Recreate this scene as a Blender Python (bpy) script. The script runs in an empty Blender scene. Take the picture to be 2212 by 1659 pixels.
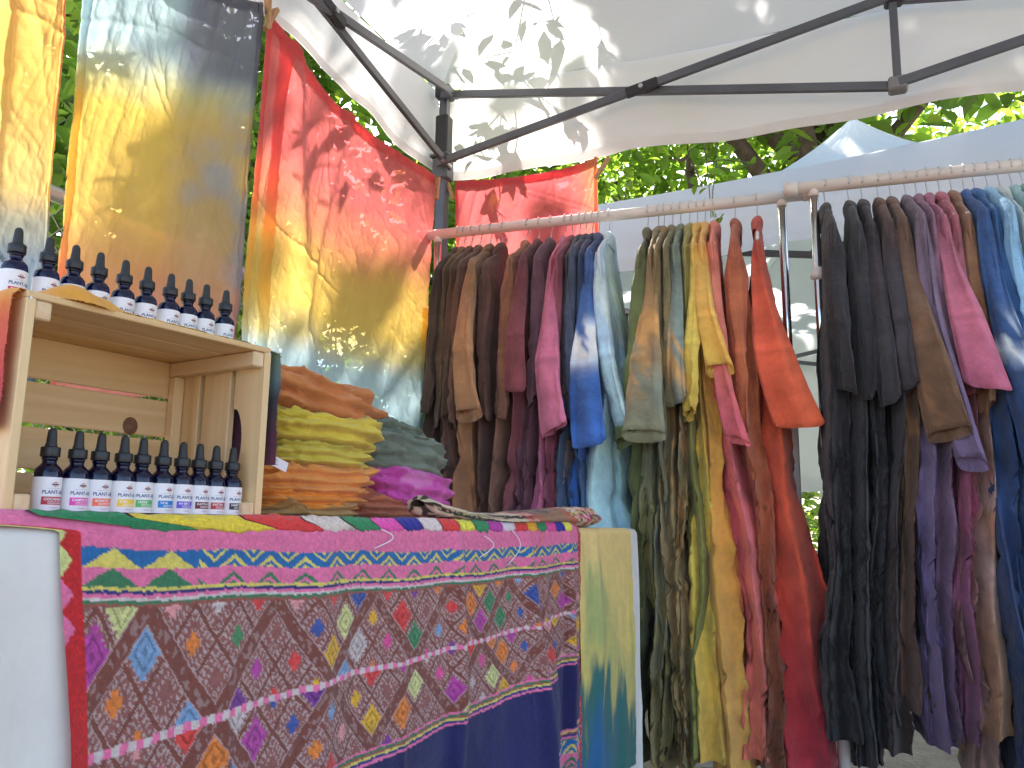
import bpy, bmesh, math, random
import numpy as np
from mathutils import Matrix, Vector
random.seed(7)
rng = np.random.default_rng(7)
SC = bpy.context.scene
COL = SC.collection

# ------------------------------------------------------------------ camera
FPX, PITCH, ROLL, CAMZ = 1743.5, 0.1729, 0.0128, 0.775      # pixels of a 2212 wide frame
cam_d = bpy.data.cameras.new('camera')
cam_d.sensor_width = 36.0
cam_d.lens = 36.0 * FPX / 2212.0
cam_d.clip_start, cam_d.clip_end = 0.02, 400.0
cam = bpy.data.objects.new('camera', cam_d); COL.objects.link(cam)
cam.matrix_world = (Matrix.Translation((0, 0, CAMZ)) @ Matrix.Rotation(math.pi/2 + PITCH, 4, 'X')
                    @ Matrix.Rotation(ROLL, 4, 'Z'))
SC.camera = cam

# ------------------------------------------------------------------ light
SUN_EL = math.radians(50.0)
SH = np.array([-0.15, 0.99, 0.0]); SH /= np.linalg.norm(SH)
SUN = SH * math.cos(SUN_EL) + np.array([0, 0, math.sin(SUN_EL)])      # towards the sun
world = bpy.data.worlds.new('World'); SC.world = world; world.use_nodes = True
wn = world.node_tree.nodes; wl = world.node_tree.links
sky = wn.new('ShaderNodeTexSky'); sky.sky_type = 'NISHITA'; sky.sun_disc = False
sky.sun_elevation = SUN_EL
sky.sun_rotation = math.atan2(SH[0], SH[1])
sky.air_density, sky.dust_density, sky.ozone_density = .85, 3.0, 1.0
wl.new(sky.outputs[0], wn['Background'].inputs[0]); wn['Background'].inputs[1].default_value = 0.15
sun_d = bpy.data.lights.new('sun', 'SUN'); sun_d.energy = 5.0; sun_d.angle = math.radians(0.5)
sun_d.color = (1.0, 0.95, 0.87)
sun = bpy.data.objects.new('sun', sun_d); COL.objects.link(sun)
sun.rotation_euler = Vector(-SUN).to_track_quat('-Z', 'Y').to_euler()
sun.location = Vector(SUN * 20)
vs = SC.view_settings
SC.display_settings.display_device = 'sRGB'
vs.view_transform = 'Standard'; vs.look = 'None'; vs.gamma = 1.0; vs.use_curve_mapping = False
vs.exposure = 2.25
SC.render.engine = 'CYCLES'
cy = SC.cycles
cy.use_denoising = True
cy.max_bounces = 10; cy.diffuse_bounces = 5; cy.transmission_bounces = 8; cy.transparent_max_bounces = 16
cy.sample_clamp_indirect = 6.0

# ------------------------------------------------------------------ pixel -> world helpers
def V(*a): return np.array(a, float)
def ray(u, v):
    a, b = u - 1106.0, v - 829.5
    c, s = math.cos(ROLL), math.sin(ROLL)
    x, y = a*c + b*s, -a*s + b*c
    x /= FPX; y = -y / FPX
    return V(x, math.cos(PITCH) - y*math.sin(PITCH), math.sin(PITCH) + y*math.cos(PITCH))
EYE = V(0, 0, CAMZ)
def hit(u, v, p, n):
    d = ray(u, v); t = np.dot(np.asarray(p) - EYE, n) / np.dot(d, n)
    return EYE + d*t
def hit_z(u, v, z):
    d = ray(u, v); return EYE + d*((z - CAMZ)/d[2])
def at_y(u, v, y):
    d = ray(u, v); return EYE + d*(y/d[1])
def project(P):
    P = np.asarray(P, float) - EYE
    c, s = math.cos(PITCH), math.sin(PITCH)
    zc = P[..., 1]*c + P[..., 2]*s; yc = -P[..., 1]*s + P[..., 2]*c
    a = FPX*P[..., 0]/zc; b = -FPX*yc/zc
    c, s = math.cos(ROLL), math.sin(ROLL)
    return 1106.0 + a*c - b*s, 829.5 + a*s + b*c

# ------------------------------------------------------------------ noise
def _h(ix, iy, seed):
    n = (ix.astype(np.int64)*374761393 + iy.astype(np.int64)*668265263 + int(seed)*974711) & 0xffffffff
    n = ((n ^ (n >> 13)) * 1274126177) & 0xffffffff
    n = n ^ (n >> 16)
    return (n & 0xffff) / 65535.0
def noise2(x, y, seed=0):
    x = np.asarray(x, float); y = np.asarray(y, float); x, y = np.broadcast_arrays(x, y)
    ix, iy = np.floor(x), np.floor(y); fx, fy = x-ix, y-iy
    fx = fx*fx*fx*(fx*(fx*6-15)+10); fy = fy*fy*fy*(fy*(fy*6-15)+10)
    a, b = _h(ix, iy, seed), _h(ix+1, iy, seed); c, d = _h(ix, iy+1, seed), _h(ix+1, iy+1, seed)
    return (a*(1-fx)+b*fx)*(1-fy) + (c*(1-fx)+d*fx)*fy
def fbm(x, y, seed=0, oct=4):
    r = 0; a = .5; t = 0
    for k in range(oct):
        r = r + a*noise2(np.asarray(x)*2**k + 17.3*k, np.asarray(y)*2**k - 9.1*k, seed+k*31); t += a; a *= .5
    return r/t
def ridge(x, y, seed=0, oct=3):
    r = 0; a = .5; t = 0
    for k in range(oct):
        n = 1-np.abs(2*noise2(np.asarray(x)*2**k+7.7*k, np.asarray(y)*2**k+3.3*k, seed+k*13)-1)
        r = r + a*n**3; t += a; a *= .5
    return r/t
def sm(a, b, x):
    t = np.clip((np.asarray(x, float)-a)/(b-a), 0, 1); return t*t*(3-2*t)
def lin(c):
    c = np.asarray(c, float)/255.0
    return np.where(c <= 0.04045, c/12.92, ((c+0.055)/1.055)**2.4)
def stops(t, st):
    t = np.asarray(t, float); pos = [s[0] for s in st]; cs = np.array([s[1] for s in st], float)
    return np.stack([np.interp(t, pos, cs[:, k]) for k in range(3)], -1)
def mix(a, b, f):
    f = np.asarray(f, float)
    if f.ndim and np.ndim(a) > f.ndim or (np.ndim(a) and np.shape(a)[-1] == 3 and f.ndim): f = f[..., None]
    return np.asarray(a)*(1-f) + np.asarray(b)*f

# ------------------------------------------------------------------ mesh helpers
def tag(o, label=None, cat=None, group=None, kind=None):
    if label: o['label'] = label
    if cat: o['category'] = cat
    if group: o['group'] = group
    if kind: o['kind'] = kind
    return o
def link(o, parent=None):
    COL.objects.link(o)
    if parent is not None: o.parent = parent
    return o
def raw_mesh(name, verts, faces, mat=None, smooth=True, colors=None, uv=None):
    me = bpy.data.meshes.new(name)
    verts = np.asarray(verts, np.float32).reshape(-1, 3)
    if isinstance(faces, np.ndarray) and faces.ndim == 2:
        k = faces.shape[1]; nf = len(faces)
        me.vertices.add(len(verts)); me.vertices.foreach_set('co', verts.ravel())
        me.loops.add(nf*k); me.loops.foreach_set('vertex_index', faces.astype(np.int32).ravel())
        me.polygons.add(nf); me.polygons.foreach_set('loop_start', np.arange(0, nf*k, k, dtype=np.int32))
        me.update(calc_edges=True)
    else:
        me.from_pydata(verts.tolist(), [], [list(map(int, f)) for f in faces]); me.update()
    if smooth: me.polygons.foreach_set('use_smooth', np.ones(len(me.polygons), bool))
    if colors is not None:
        at = me.color_attributes.new('dye', 'FLOAT_COLOR', 'POINT')
        c = np.ones((len(verts), 4), np.float32); c[:, :3] = np.asarray(colors, np.float32).reshape(-1, 3)
        at.data.foreach_set('color', c.ravel())
    if uv is not None:
        ul = me.uv_layers.new(name='UVMap')
        li = np.zeros(len(me.loops), np.int32); me.loops.foreach_get('vertex_index', li)
        ul.data.foreach_set('uv', np.asarray(uv, np.float32).reshape(-1, 2)[li].ravel())
    if mat: me.materials.append(mat)
    return me
def obj(name, verts, faces, mat, parent=None, **k):
    return link(bpy.data.objects.new(name, raw_mesh(name, verts, faces, mat, **k)), parent)
def empty(name, loc=(0, 0, 0), rotz=0.0):
    o = bpy.data.objects.new(name, None); o.empty_display_size = .05
    o.location = Vector(loc); o.rotation_euler = (0, 0, rotz); COL.objects.link(o); return o
def grid_faces(nv, nu, wrap=False):
    i = np.arange(nv-1)[:, None]; j = np.arange(nu if wrap else nu-1)[None, :]
    jn = (j+1) % nu
    return np.stack([i*nu+j, i*nu+jn, (i+1)*nu+jn, (i+1)*nu+j], -1).reshape(-1, 4)
def grid_obj(name, P, mat, parent=None, colors=None, uv=None, wrap=False, smooth=True):
    nv, nu = P.shape[:2]
    return obj(name, P.reshape(-1, 3), grid_faces(nv, nu, wrap), mat, parent, colors=colors, uv=uv, smooth=smooth)
class MB:
    """collects simple solids that belong to ONE part"""
    def __init__(s): s.v = []; s.f = []; s.n = 0
    def add(s, v, f):
        v = np.asarray(v, float).reshape(-1, 3); s.v.append(v)
        s.f.extend([[i+s.n for i in q] for q in f]); s.n += len(v); return s
    def box(s, c, size, R=None, ch=0.0):
        """chamfered box"""
        hx, hy, hz = np.asarray(size)/2.0
        if ch <= 0:
            v = np.array([[x*hx, y*hy, z*hz] for x in (-1, 1) for y in (-1, 1) for z in (-1, 1)])
            f = [[0, 1, 3, 2], [4, 6, 7, 5], [0, 4, 5, 1], [2, 3, 7, 6], [0, 2, 6, 4], [1, 5, 7, 3]]
        else:
            bm = bmesh.new(); bmesh.ops.create_cube(bm, size=1.0)
            for q in bm.verts: q.co = Vector((q.co.x*2*hx, q.co.y*2*hy, q.co.z*2*hz))
            bmesh.ops.bevel(bm, geom=bm.edges[:], offset=ch, segments=1, profile=.5, affect='EDGES')
            bm.verts.index_update()
            v = np.array([q.co[:] for q in bm.verts]); f = [[q.index for q in p.verts] for p in bm.faces]; bm.free()
        if R is not None: v = v @ np.asarray(R).T
        return s.add(v + np.asarray(c), f)
    def tube(s, path, r, n=10, caps=True, flat=1.0):
        path = np.asarray(path, float); m = len(path)
        r = np.broadcast_to(np.asarray(r, float), (m,))
        T = np.gradient(path, axis=0); T /= np.linalg.norm(T, axis=1)[:, None] + 1e-12
        up = V(0, 0, 1) if abs(T[0][2]) < .9 else V(1, 0, 0)
        A = np.cross(T[0], up); A /= np.linalg.norm(A)
        th = np.arange(n)/n*2*math.pi; vs_ = []
        for k in range(m):
            A = A - T[k]*np.dot(A, T[k]); A /= np.linalg.norm(A); B = np.cross(T[k], A)
            vs_.append(path[k] + r[k]*(np.cos(th)[:, None]*A + flat*np.sin(th)[:, None]*B))
        f = []
        for k in range(m-1):
            for j in range(n): f.append([k*n+j, k*n+(j+1) % n, (k+1)*n+(j+1) % n, (k+1)*n+j])
        if caps: f.append(list(range(n))[::-1]); f.append([(m-1)*n+j for j in range(n)])
        return s.add(np.concatenate(vs_), f)
    def bar(s, a, b, w, h, up=(0, 0, 1), ch=0.002):
        a = np.asarray(a, float); b = np.asarray(b, float); d = b-a; L = np.linalg.norm(d); d /= L
        x = np.cross(np.asarray(up, float), d); x /= np.linalg.norm(x); z = np.cross(d, x)
        return s.box((a+b)/2, (w, L, h), np.stack([x, d, z], 1), ch)
    def lathe(s, prof, n=20, c=(0, 0, 0)):
        prof = np.asarray(prof, float); th = np.arange(n)/n*2*math.pi; m = len(prof)
        v = np.stack([prof[:, 0][:, None]*np.cos(th), prof[:, 0][:, None]*np.sin(th), np.repeat(prof[:, 1][:, None], n, 1)], -1)
        f = [[k*n+j, k*n+(j+1) % n, (k+1)*n+(j+1) % n, (k+1)*n+j] for k in range(m-1) for j in range(n)]
        return s.add(v.reshape(-1, 3) + np.asarray(c), f)
    def build(s, name, mat, parent=None, smooth=False, auto=None):
        o = obj(name, np.concatenate(s.v), s.f, mat, parent, smooth=smooth)
        return o
def copy_tree(o, parent=None):
    c = o.copy(); COL.objects.link(c)
    if parent is not None: c.parent = parent
    for ch in list(o.children): copy_tree(ch, c)
    return c

# ------------------------------------------------------------------ materials
def new_mat(name):
    m = bpy.data.materials.new(name); m.use_nodes = True
    nt = m.node_tree; nt.nodes.clear()
    out = nt.nodes.new('ShaderNodeOutputMaterial')
    return m, nt.nodes, nt.links, out
def simple(name, col, rough=.5, metal=0.0, bump=0.0, bscale=200.0, vary=0.0, vscale=6.0, spec=.5, sheen=0.0):
    m, N, L, out = new_mat(name)
    p = N.new('ShaderNodeBsdfPrincipled'); L.new(p.outputs[0], out.inputs[0])
    p.inputs['Base Color'].default_value = (*col, 1); p.inputs['Roughness'].default_value = rough
    p.inputs['Metallic'].default_value = metal; p.inputs['Specular IOR Level'].default_value = spec
    if sheen: p.inputs['Sheen Weight'].default_value = sheen
    tc = N.new('ShaderNodeTexCoord')
    if vary:
        n = N.new('ShaderNodeTexNoise'); n.inputs['Scale'].default_value = vscale; n.inputs['Detail'].default_value = 6
        L.new(tc.outputs['Object'], n.inputs['Vector'])
        r = N.new('ShaderNodeMapRange'); r.inputs[1].default_value = .3; r.inputs[2].default_value = .7
        r.inputs[3].default_value = 1-vary; r.inputs[4].default_value = 1+vary
        L.new(n.outputs[0], r.inputs[0])
        mu = N.new('ShaderNodeMix'); mu.data_type = 'RGBA'; mu.blend_type = 'MULTIPLY'; mu.inputs[0].default_value = 1
        mu.inputs[6].default_value = (*col, 1); L.new(r.outputs[0], mu.inputs[7]); L.new(mu.outputs[2], p.inputs['Base Color'])
        rr = N.new('ShaderNodeMapRange'); rr.inputs[3].default_value = rough-.12*min(1, rough/.2); rr.inputs[4].default_value = min(1, rough+.15)
        L.new(n.outputs[0], rr.inputs[0]); L.new(rr.outputs[0], p.inputs['Roughness'])
    if bump:
        n2 = N.new('ShaderNodeTexNoise'); n2.inputs['Scale'].default_value = bscale; n2.inputs['Detail'].default_value = 4
        L.new(tc.outputs['Object'], n2.inputs['Vector'])
        b = N.new('ShaderNodeBump'); b.inputs['Strength'].default_value = bump; b.inputs['Distance'].default_value = .002
        L.new(n2.outputs[0], b.inputs['Height']); L.new(b.outputs[0], p.inputs['Normal'])
    return m
def cloth_mat(name, transl=.12, transp=0.0, col=None, mott=.18, mscale=14.0, bump=.35, bscale=26.0, weave=420.0, wstr=.12, bdist=.004, tgain=1.0):
    """woven cloth: colour from the 'dye' attribute (or col), part of the light goes through"""
    m, N, L, out = new_mat(name)
    tc = N.new('ShaderNodeTexCoord')
    if col is None:
        ca = N.new('ShaderNodeAttribute'); ca.attribute_name = 'dye'; csock = ca.outputs['Color']
    else:
        ca = N.new('ShaderNodeRGB'); ca.outputs[0].default_value = (*col, 1); csock = ca.outputs[0]
    n = N.new('ShaderNodeTexNoise'); n.inputs['Scale'].default_value = mscale; n.inputs['Detail'].default_value = 8; n.inputs['Roughness'].default_value = .62
    L.new(tc.outputs['Object'], n.inputs['Vector'])
    r = N.new('ShaderNodeMapRange'); r.inputs[1].default_value = .3; r.inputs[2].default_value = .7
    r.inputs[3].default_value = 1-mott; r.inputs[4].default_value = 1+mott
    L.new(n.outputs[0], r.inputs[0])
    mu = N.new('ShaderNodeMix'); mu.data_type = 'RGBA'; mu.blend_type = 'MULTIPLY'; mu.inputs[0].default_value = 1
    L.new(csock, mu.inputs[6]); L.new(r.outputs[0], mu.inputs[7])
    # crumple relief + threads
    n2 = N.new('ShaderNodeTexNoise'); n2.inputs['Scale'].default_value = bscale; n2.inputs['Detail'].default_value = 7; n2.inputs['Roughness'].default_value = .58
    n2.inputs['Distortion'].default_value = .6
    L.new(tc.outputs['Object'], n2.inputs['Vector'])
    b1 = N.new('ShaderNodeBump'); b1.inputs['Strength'].default_value = bump; b1.inputs['Distance'].default_value = bdist
    L.new(n2.outputs[0], b1.inputs['Height'])
    n3 = N.new('ShaderNodeTexNoise'); n3.inputs['Scale'].default_value = weave; n3.inputs['Detail'].default_value = 2
    L.new(tc.outputs['Object'], n3.inputs['Vector'])
    b2 = N.new('ShaderNodeBump'); b2.inputs['Strength'].default_value = wstr; b2.inputs['Distance'].default_value = .001
    L.new(n3.outputs[0], b2.inputs['Height']); L.new(b1.outputs[0], b2.inputs['Normal'])
    p = N.new('ShaderNodeBsdfPrincipled'); p.inputs['Roughness'].default_value = .88; p.inputs['Specular IOR Level'].default_value = .15
    p.inputs['Sheen Weight'].default_value = .18; p.inputs['Sheen Roughness'].default_value = .6
    L.new(mu.outputs[2], p.inputs['Base Color']); L.new(b2.outputs[0], p.inputs['Normal'])
    last = p.outputs[0]
    if transl:
        t = N.new('ShaderNodeBsdfTranslucent'); L.new(b2.outputs[0], t.inputs['Normal'])
        if tgain != 1.0:
            g = N.new('ShaderNodeGamma'); g.inputs[1].default_value = tgain; L.new(mu.outputs[2], g.inputs[0]); L.new(g.outputs[0], t.inputs['Color'])
        else: L.new(mu.outputs[2], t.inputs['Color'])
        ms = N.new('ShaderNodeMixShader'); ms.inputs[0].default_value = transl
        L.new(last, ms.inputs[1]); L.new(t.outputs[0], ms.inputs[2]); last = ms.outputs[0]
    if transp:
        tr = N.new('ShaderNodeBsdfTransparent'); L.new(mu.outputs[2], tr.inputs['Color'])
        ms = N.new('ShaderNodeMixShader'); ms.inputs[0].default_value = transp
        L.new(last, ms.inputs[1]); L.new(tr.outputs[0], ms.inputs[2]); last = ms.outputs[0]
    L.new(last, out.inputs[0])
    return m
def wood_mat(name, c1, c2, axis='X', scale=1.0):
    m, N, L, out = new_mat(name)
    tc = N.new('ShaderNodeTexCoord'); oi = N.new('ShaderNodeObjectInfo')
    ad = N.new('ShaderNodeVectorMath'); ad.operation = 'ADD'
    cb = N.new('ShaderNodeCombineXYZ'); mm = N.new('ShaderNodeMath'); mm.operation = 'MULTIPLY'; mm.inputs[1].default_value = 7.0
    L.new(oi.outputs['Random'], mm.inputs[0])
    for k in range(3): L.new(mm.outputs[0], cb.inputs[k])
    mp = N.new('ShaderNodeMapping'); s = {'X': (1.6, 26, 26), 'Y': (26, 1.6, 26), 'Z': (26, 26, 1.6)}[axis]
    mp.inputs['Scale'].default_value = tuple(q*scale for q in s)
    L.new(tc.outputs['Object'], mp.inputs[0]); L.new(mp.outputs[0], ad.inputs[0]); L.new(cb.outputs[0], ad.inputs[1])
    n = N.new('ShaderNodeTexNoise'); n.inputs['Scale'].default_value = 1.0; n.inputs['Detail'].default_value = 5; n.inputs['Distortion'].default_value = .8
    L.new(ad.outputs[0], n.inputs['Vector'])
    w = N.new('ShaderNodeTexNoise'); w.inputs['Scale'].default_value = 6.0; w.inputs['Detail'].default_value = 3
    L.new(ad.outputs[0], w.inputs['Vector'])
    vo = N.new('ShaderNodeTexVoronoi'); vo.inputs['Scale'].default_value = .22; L.new(ad.outputs[0], vo.inputs['Vector'])
    kn = N.new('ShaderNodeMapRange'); kn.inputs[1].default_value = .06; kn.inputs[2].default_value = .16; L.new(vo.outputs['Distance'], kn.inputs[0])
    mx = N.new('ShaderNodeMix'); mx.data_type = 'RGBA'; mx.inputs[6].default_value = (*c1, 1); mx.inputs[7].default_value = (*c2, 1)
    rp = N.new('ShaderNodeMapRange'); rp.inputs[1].default_value = .35; rp.inputs[2].default_value = .68; L.new(n.outputs[0], rp.inputs[0]); L.new(rp.outputs[0], mx.inputs[0])
    mk = N.new('ShaderNodeMix'); mk.data_type = 'RGBA'; mk.inputs[6].default_value = (c2[0]*.45, c2[1]*.4, c2[2]*.35, 1)
    L.new(kn.outputs[0], mk.inputs[0]); L.new(mx.outputs[2], mk.inputs[7])
    p = N.new('ShaderNodeBsdfPrincipled'); p.inputs['Roughness'].default_value = .62; p.inputs['Specular IOR Level'].default_value = .3
    L.new(mk.outputs[2], p.inputs['Base Color'])
    b = N.new('ShaderNodeBump'); b.inputs['Strength'].default_value = .25; b.inputs['Distance'].default_value = .0015
    L.new(w.outputs[0], b.inputs['Height']); L.new(b.outputs[0], p.inputs['Normal'])
    L.new(p.outputs[0], out.inputs[0]); return m
def leaf_mat(name, c, ct, rough=.5, tr=.45):
    m, N, L, out = new_mat(name)
    ca = N.new('ShaderNodeAttribute'); ca.attribute_name = 'dye'
    def tint(col):
        mu = N.new('ShaderNodeMix'); mu.data_type = 'RGBA'; mu.blend_type = 'MULTIPLY'; mu.inputs[0].default_value = 1
        mu.inputs[6].default_value = (*col, 1); L.new(ca.outputs['Color'], mu.inputs[7]); return mu.outputs[2]
    p = N.new('ShaderNodeBsdfPrincipled'); p.inputs['Roughness'].default_value = rough; p.inputs['Specular IOR Level'].default_value = .35
    L.new(tint(c), p.inputs['Base Color'])
    t = N.new('ShaderNodeBsdfTranslucent'); L.new(tint(ct), t.inputs['Color'])
    ms = N.new('ShaderNodeMixShader'); ms.inputs[0].default_value = tr
    L.new(p.outputs[0], ms.inputs[1]); L.new(t.outputs[0], ms.inputs[2]); L.new(ms.outputs[0], out.inputs[0]); return m
def canopy_mat(name, col, tr=.42, crease=.5):
    m, N, L, out = new_mat(name)
    tc = N.new('ShaderNodeTexCoord')
    n = N.new('ShaderNodeTexNoise'); n.inputs['Scale'].default_value = 5.0; n.inputs['Detail'].default_value = 7; L.new(tc.outputs['Object'], n.inputs['Vector'])
    b = N.new('ShaderNodeBump'); b.inputs['Strength'].default_value = crease; b.inputs['Distance'].default_value = .012; L.new(n.outputs[0], b.inputs['Height'])
    d = N.new('ShaderNodeTexNoise'); d.inputs['Scale'].default_value = 2.2; d.inputs['Detail'].default_value = 9; d.inputs['Roughness'].default_value = .7
    L.new(tc.outputs['Object'], d.inputs['Vector'])
    r = N.new('ShaderNodeMapRange'); r.inputs[1].default_value = .62; r.inputs[2].default_value = .8; L.new(d.outputs[0], r.inputs[0])
    mx = N.new('ShaderNodeMix'); mx.data_type = 'RGBA'; mx.inputs[6].default_value = (*col, 1); mx.inputs[7].default_value = (col[0]*.86, col[1]*.8, col[2]*.7, 1)
    L.new(r.outputs[0], mx.inputs[0])
    p = N.new('ShaderNodeBsdfPrincipled'); p.inputs['Roughness'].default_value = .55; p.inputs['Specular IOR Level'].default_value = .25
    L.new(mx.outputs[2], p.inputs['Base Color']); L.new(b.outputs[0], p.inputs['Normal'])
    t = N.new('ShaderNodeBsdfTranslucent'); L.new(mx.outputs[2], t.inputs['Color']); L.new(b.outputs[0], t.inputs['Normal'])
    ms = N.new('ShaderNodeMixShader'); ms.inputs[0].default_value = tr
    L.new(p.outputs[0], ms.inputs[1]); L.new(t.outputs[0], ms.inputs[2]); L.new(ms.outputs[0], out.inputs[0]); return m

M = {}
M['garment'] = cloth_mat('dyed_cotton', transl=.10, mott=.30, mscale=9.0, bump=.9, bscale=30.0, bdist=.009)
M['folded'] = cloth_mat('folded_cotton', transl=.06, mott=.16, mscale=16.0, bump=.8, bscale=36.0, bdist=.007)
M['silk'] = cloth_mat('sheer_silk', transl=.46, transp=.24, mott=.08, mscale=7.0, bump=.45, bscale=60.0, weave=300.0, bdist=.0035)
M['woven'] = cloth_mat('woven_wool', transl=.0, mott=.16, mscale=120.0, bump=.55, bscale=330.0, weave=900.0, wstr=.4, bdist=.002)
M['linen'] = cloth_mat('dip_dyed_linen', transl=.08, mott=.08, mscale=40.0, bump=.3, bscale=16.0, weave=700.0, wstr=.3)
M['white_cloth'] = cloth_mat('white_tablecloth', transl=.12, col=(.80, .775, .71), mott=.05, bump=.3, bscale=12.0, weave=700.0, wstr=.2)
M['canopy'] = canopy_mat('canopy_polyester', (.84, .83, .82), .40)
M['canopy2'] = canopy_mat('neighbour_canopy_polyester', (.82, .85, .87), .36)
M['steel'] = simple('dark_powder_steel', (.105, .112, .125), .42, .3, bump=.25, bscale=500, vary=.2)
M['black_plastic'] = simple('black_plastic', (.02, .02, .022), .5, vary=.2)
M['bracket'] = simple('grey_bracket', (.22, .22, .23), .5, .3)
M['bolt'] = simple('zinc_bolt', (.55, .55, .56), .35, .9)
M['chrome'] = simple('chrome_tube', (.72, .74, .76), .16, 1.0)
M['wire'] = simple('hanger_wire', (.62, .60, .60), .28, .9)
M['white_plastic'] = simple('white_plastic', (.74, .70, .67), .42, vary=.05)
M['rail'] = simple('cream_painted_rail', (.72, .67, .63), .38, vary=.06, vscale=14)
M['pine'] = wood_mat('pine_along', (.80, .58, .31), (.66, .42, .19), 'X')
M['pine_v'] = wood_mat('pine_upright', (.80, .58, .31), (.66, .42, .20), 'Z')
M['pine_d'] = wood_mat('pine_deep', (.78, .60, .37), (.64, .43, .23), 'Y')
M['knot'] = simple('pine_knot', (.16, .075, .035), .6, vary=.4, vscale=160)
M['peg'] = wood_mat('peg_wood', (.50, .30, .15), (.38, .20, .09), 'Z', 2.0)
M['rubber'] = simple('black_rubber', (.022, .023, .022), .55, bump=.15, bscale=900, vary=.2, vscale=60)
M['cap'] = simple('ribbed_black_cap', (.018, .018, .018), .42)
M['paper'] = simple('paper_label', (.80, .79, .80), .5)
M['navy_ink'] = simple('navy_ink', (.05, .09, .22), .5)
M['orange_ink'] = simple('orange_ink', (.75, .22, .08), .5)
M['white_ink'] = simple('white_ink', (.85, .85, .85), .5)
M['grey_ink'] = simple('grey_ink', (.35, .36, .42), .5)
m, N, L, out = new_mat('cobalt_glass')
p = N.new('ShaderNodeBsdfPrincipled'); p.inputs['Base Color'].default_value = (.003, .004, .030, 1); p.inputs['Roughness'].default_value = .06
p.inputs['Coat Weight'].default_value = .6; p.inputs['Coat Roughness'].default_value = .03
g = N.new('ShaderNodeBsdfRefraction'); g.inputs['Color'].default_value = (.02, .028, .42, 1); g.inputs['Roughness'].default_value = .05
ms = N.new('ShaderNodeMixShader'); ms.inputs[0].default_value = .35
L.new(p.outputs[0], ms.inputs[1]); L.new(g.outputs[0], ms.inputs[2]); L.new(ms.outputs[0], out.inputs[0]); M['cobalt'] = m
M['leaf'] = leaf_mat('leaf', (.075, .14, .03), (.34, .56, .06), tr=.52)
M['leaf_dark'] = leaf_mat('leaf_dark', (.045, .085, .022), (.12, .24, .03), tr=.35)
M['bark'] = simple('bark', (.115, .085, .065), .9, bump=1.0, bscale=30, vary=.45, vscale=12)
M['twig'] = simple('twig_bark', (.13, .11, .07), .8)
M['galv'] = simple('galvanised_wire', (.50, .50, .48), .45, .7)
M['post'] = simple('galvanised_post', (.62, .62, .60), .4, .6)
# soil
m, N, L, out = new_mat('dry_soil')
tc = N.new('ShaderNodeTexCoord'); p = N.new('ShaderNodeBsdfPrincipled'); p.inputs['Roughness'].default_value = .95
n = N.new('ShaderNodeTexNoise'); n.inputs['Scale'].default_value = 3.0; n.inputs['Detail'].default_value = 12; n.inputs['Roughness'].default_value = .7; L.new(tc.outputs['Object'], n.inputs['Vector'])
r = N.new('ShaderNodeValToRGB'); e = r.color_ramp.elements
e[0].position = .3; e[0].color = (.20, .15, .10, 1); e[1].position = .7; e[1].color = (.42, .34, .25, 1); L.new(n.outputs[0], r.inputs[0])
L.new(r.outputs[0], p.inputs['Base Color'])
n2 = N.new('ShaderNodeTexNoise'); n2.inputs['Scale'].default_value = 45.0; n2.inputs['Detail'].default_value = 8; L.new(tc.outputs['Object'], n2.inputs['Vector'])
b = N.new('ShaderNodeBump'); b.inputs['Strength'].default_value = .7; b.inputs['Distance'].default_value = .02; L.new(n2.outputs[0], b.inputs['Height']); L.new(b.outputs[0], p.inputs['Normal'])
L.new(p.outputs[0], out.inputs[0]); M['soil'] = m
# ================================================================== SETTING
def mixc(a, b, f):
    f = np.asarray(f, float)[..., None]
    return np.asarray(a, float)*(1-f) + np.asarray(b, float)*f
# ground, one sheet to the horizon, gently uneven near the tent
gx = np.concatenate([np.linspace(-150, -8, 8), np.linspace(-7, 9, 66), np.linspace(10, 150, 8)])
gy = np.concatenate([np.linspace(-60, -4, 6), np.linspace(-3, 12, 62), np.linspace(13, 200, 10)])
GX, GY = np.meshgrid(gx, gy)
GZ = (fbm(GX*.9, GY*.9, 5, 4)-.5)*.07*sm(14, 9, np.abs(GX))*sm(15, 11, GY) - .012
ground = grid_obj('ground', np.stack([GX, GY, GZ], -1), M['soil']); tag(ground, 'dry tan soil under and around the stall', 'ground', kind='structure')

A = 0.3982
C0 = V(-0.269, 2.84, 0); D1 = V(math.cos(A), -math.sin(A), 0); D2 = V(-math.sin(A), -math.cos(A), 0)
N1 = -D2; N2 = -D1                                   # outward normals of the right and the left wall
SPAN = 3.09; UPZ, LOZ = 2.37, 2.085
def on_right(u, v, off=0.0): return hit(u, v, C0 + N1*off, N1)
def on_left(u, v, off=0.0): return hit(u, v, C0 + N2*off, N2)

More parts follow.
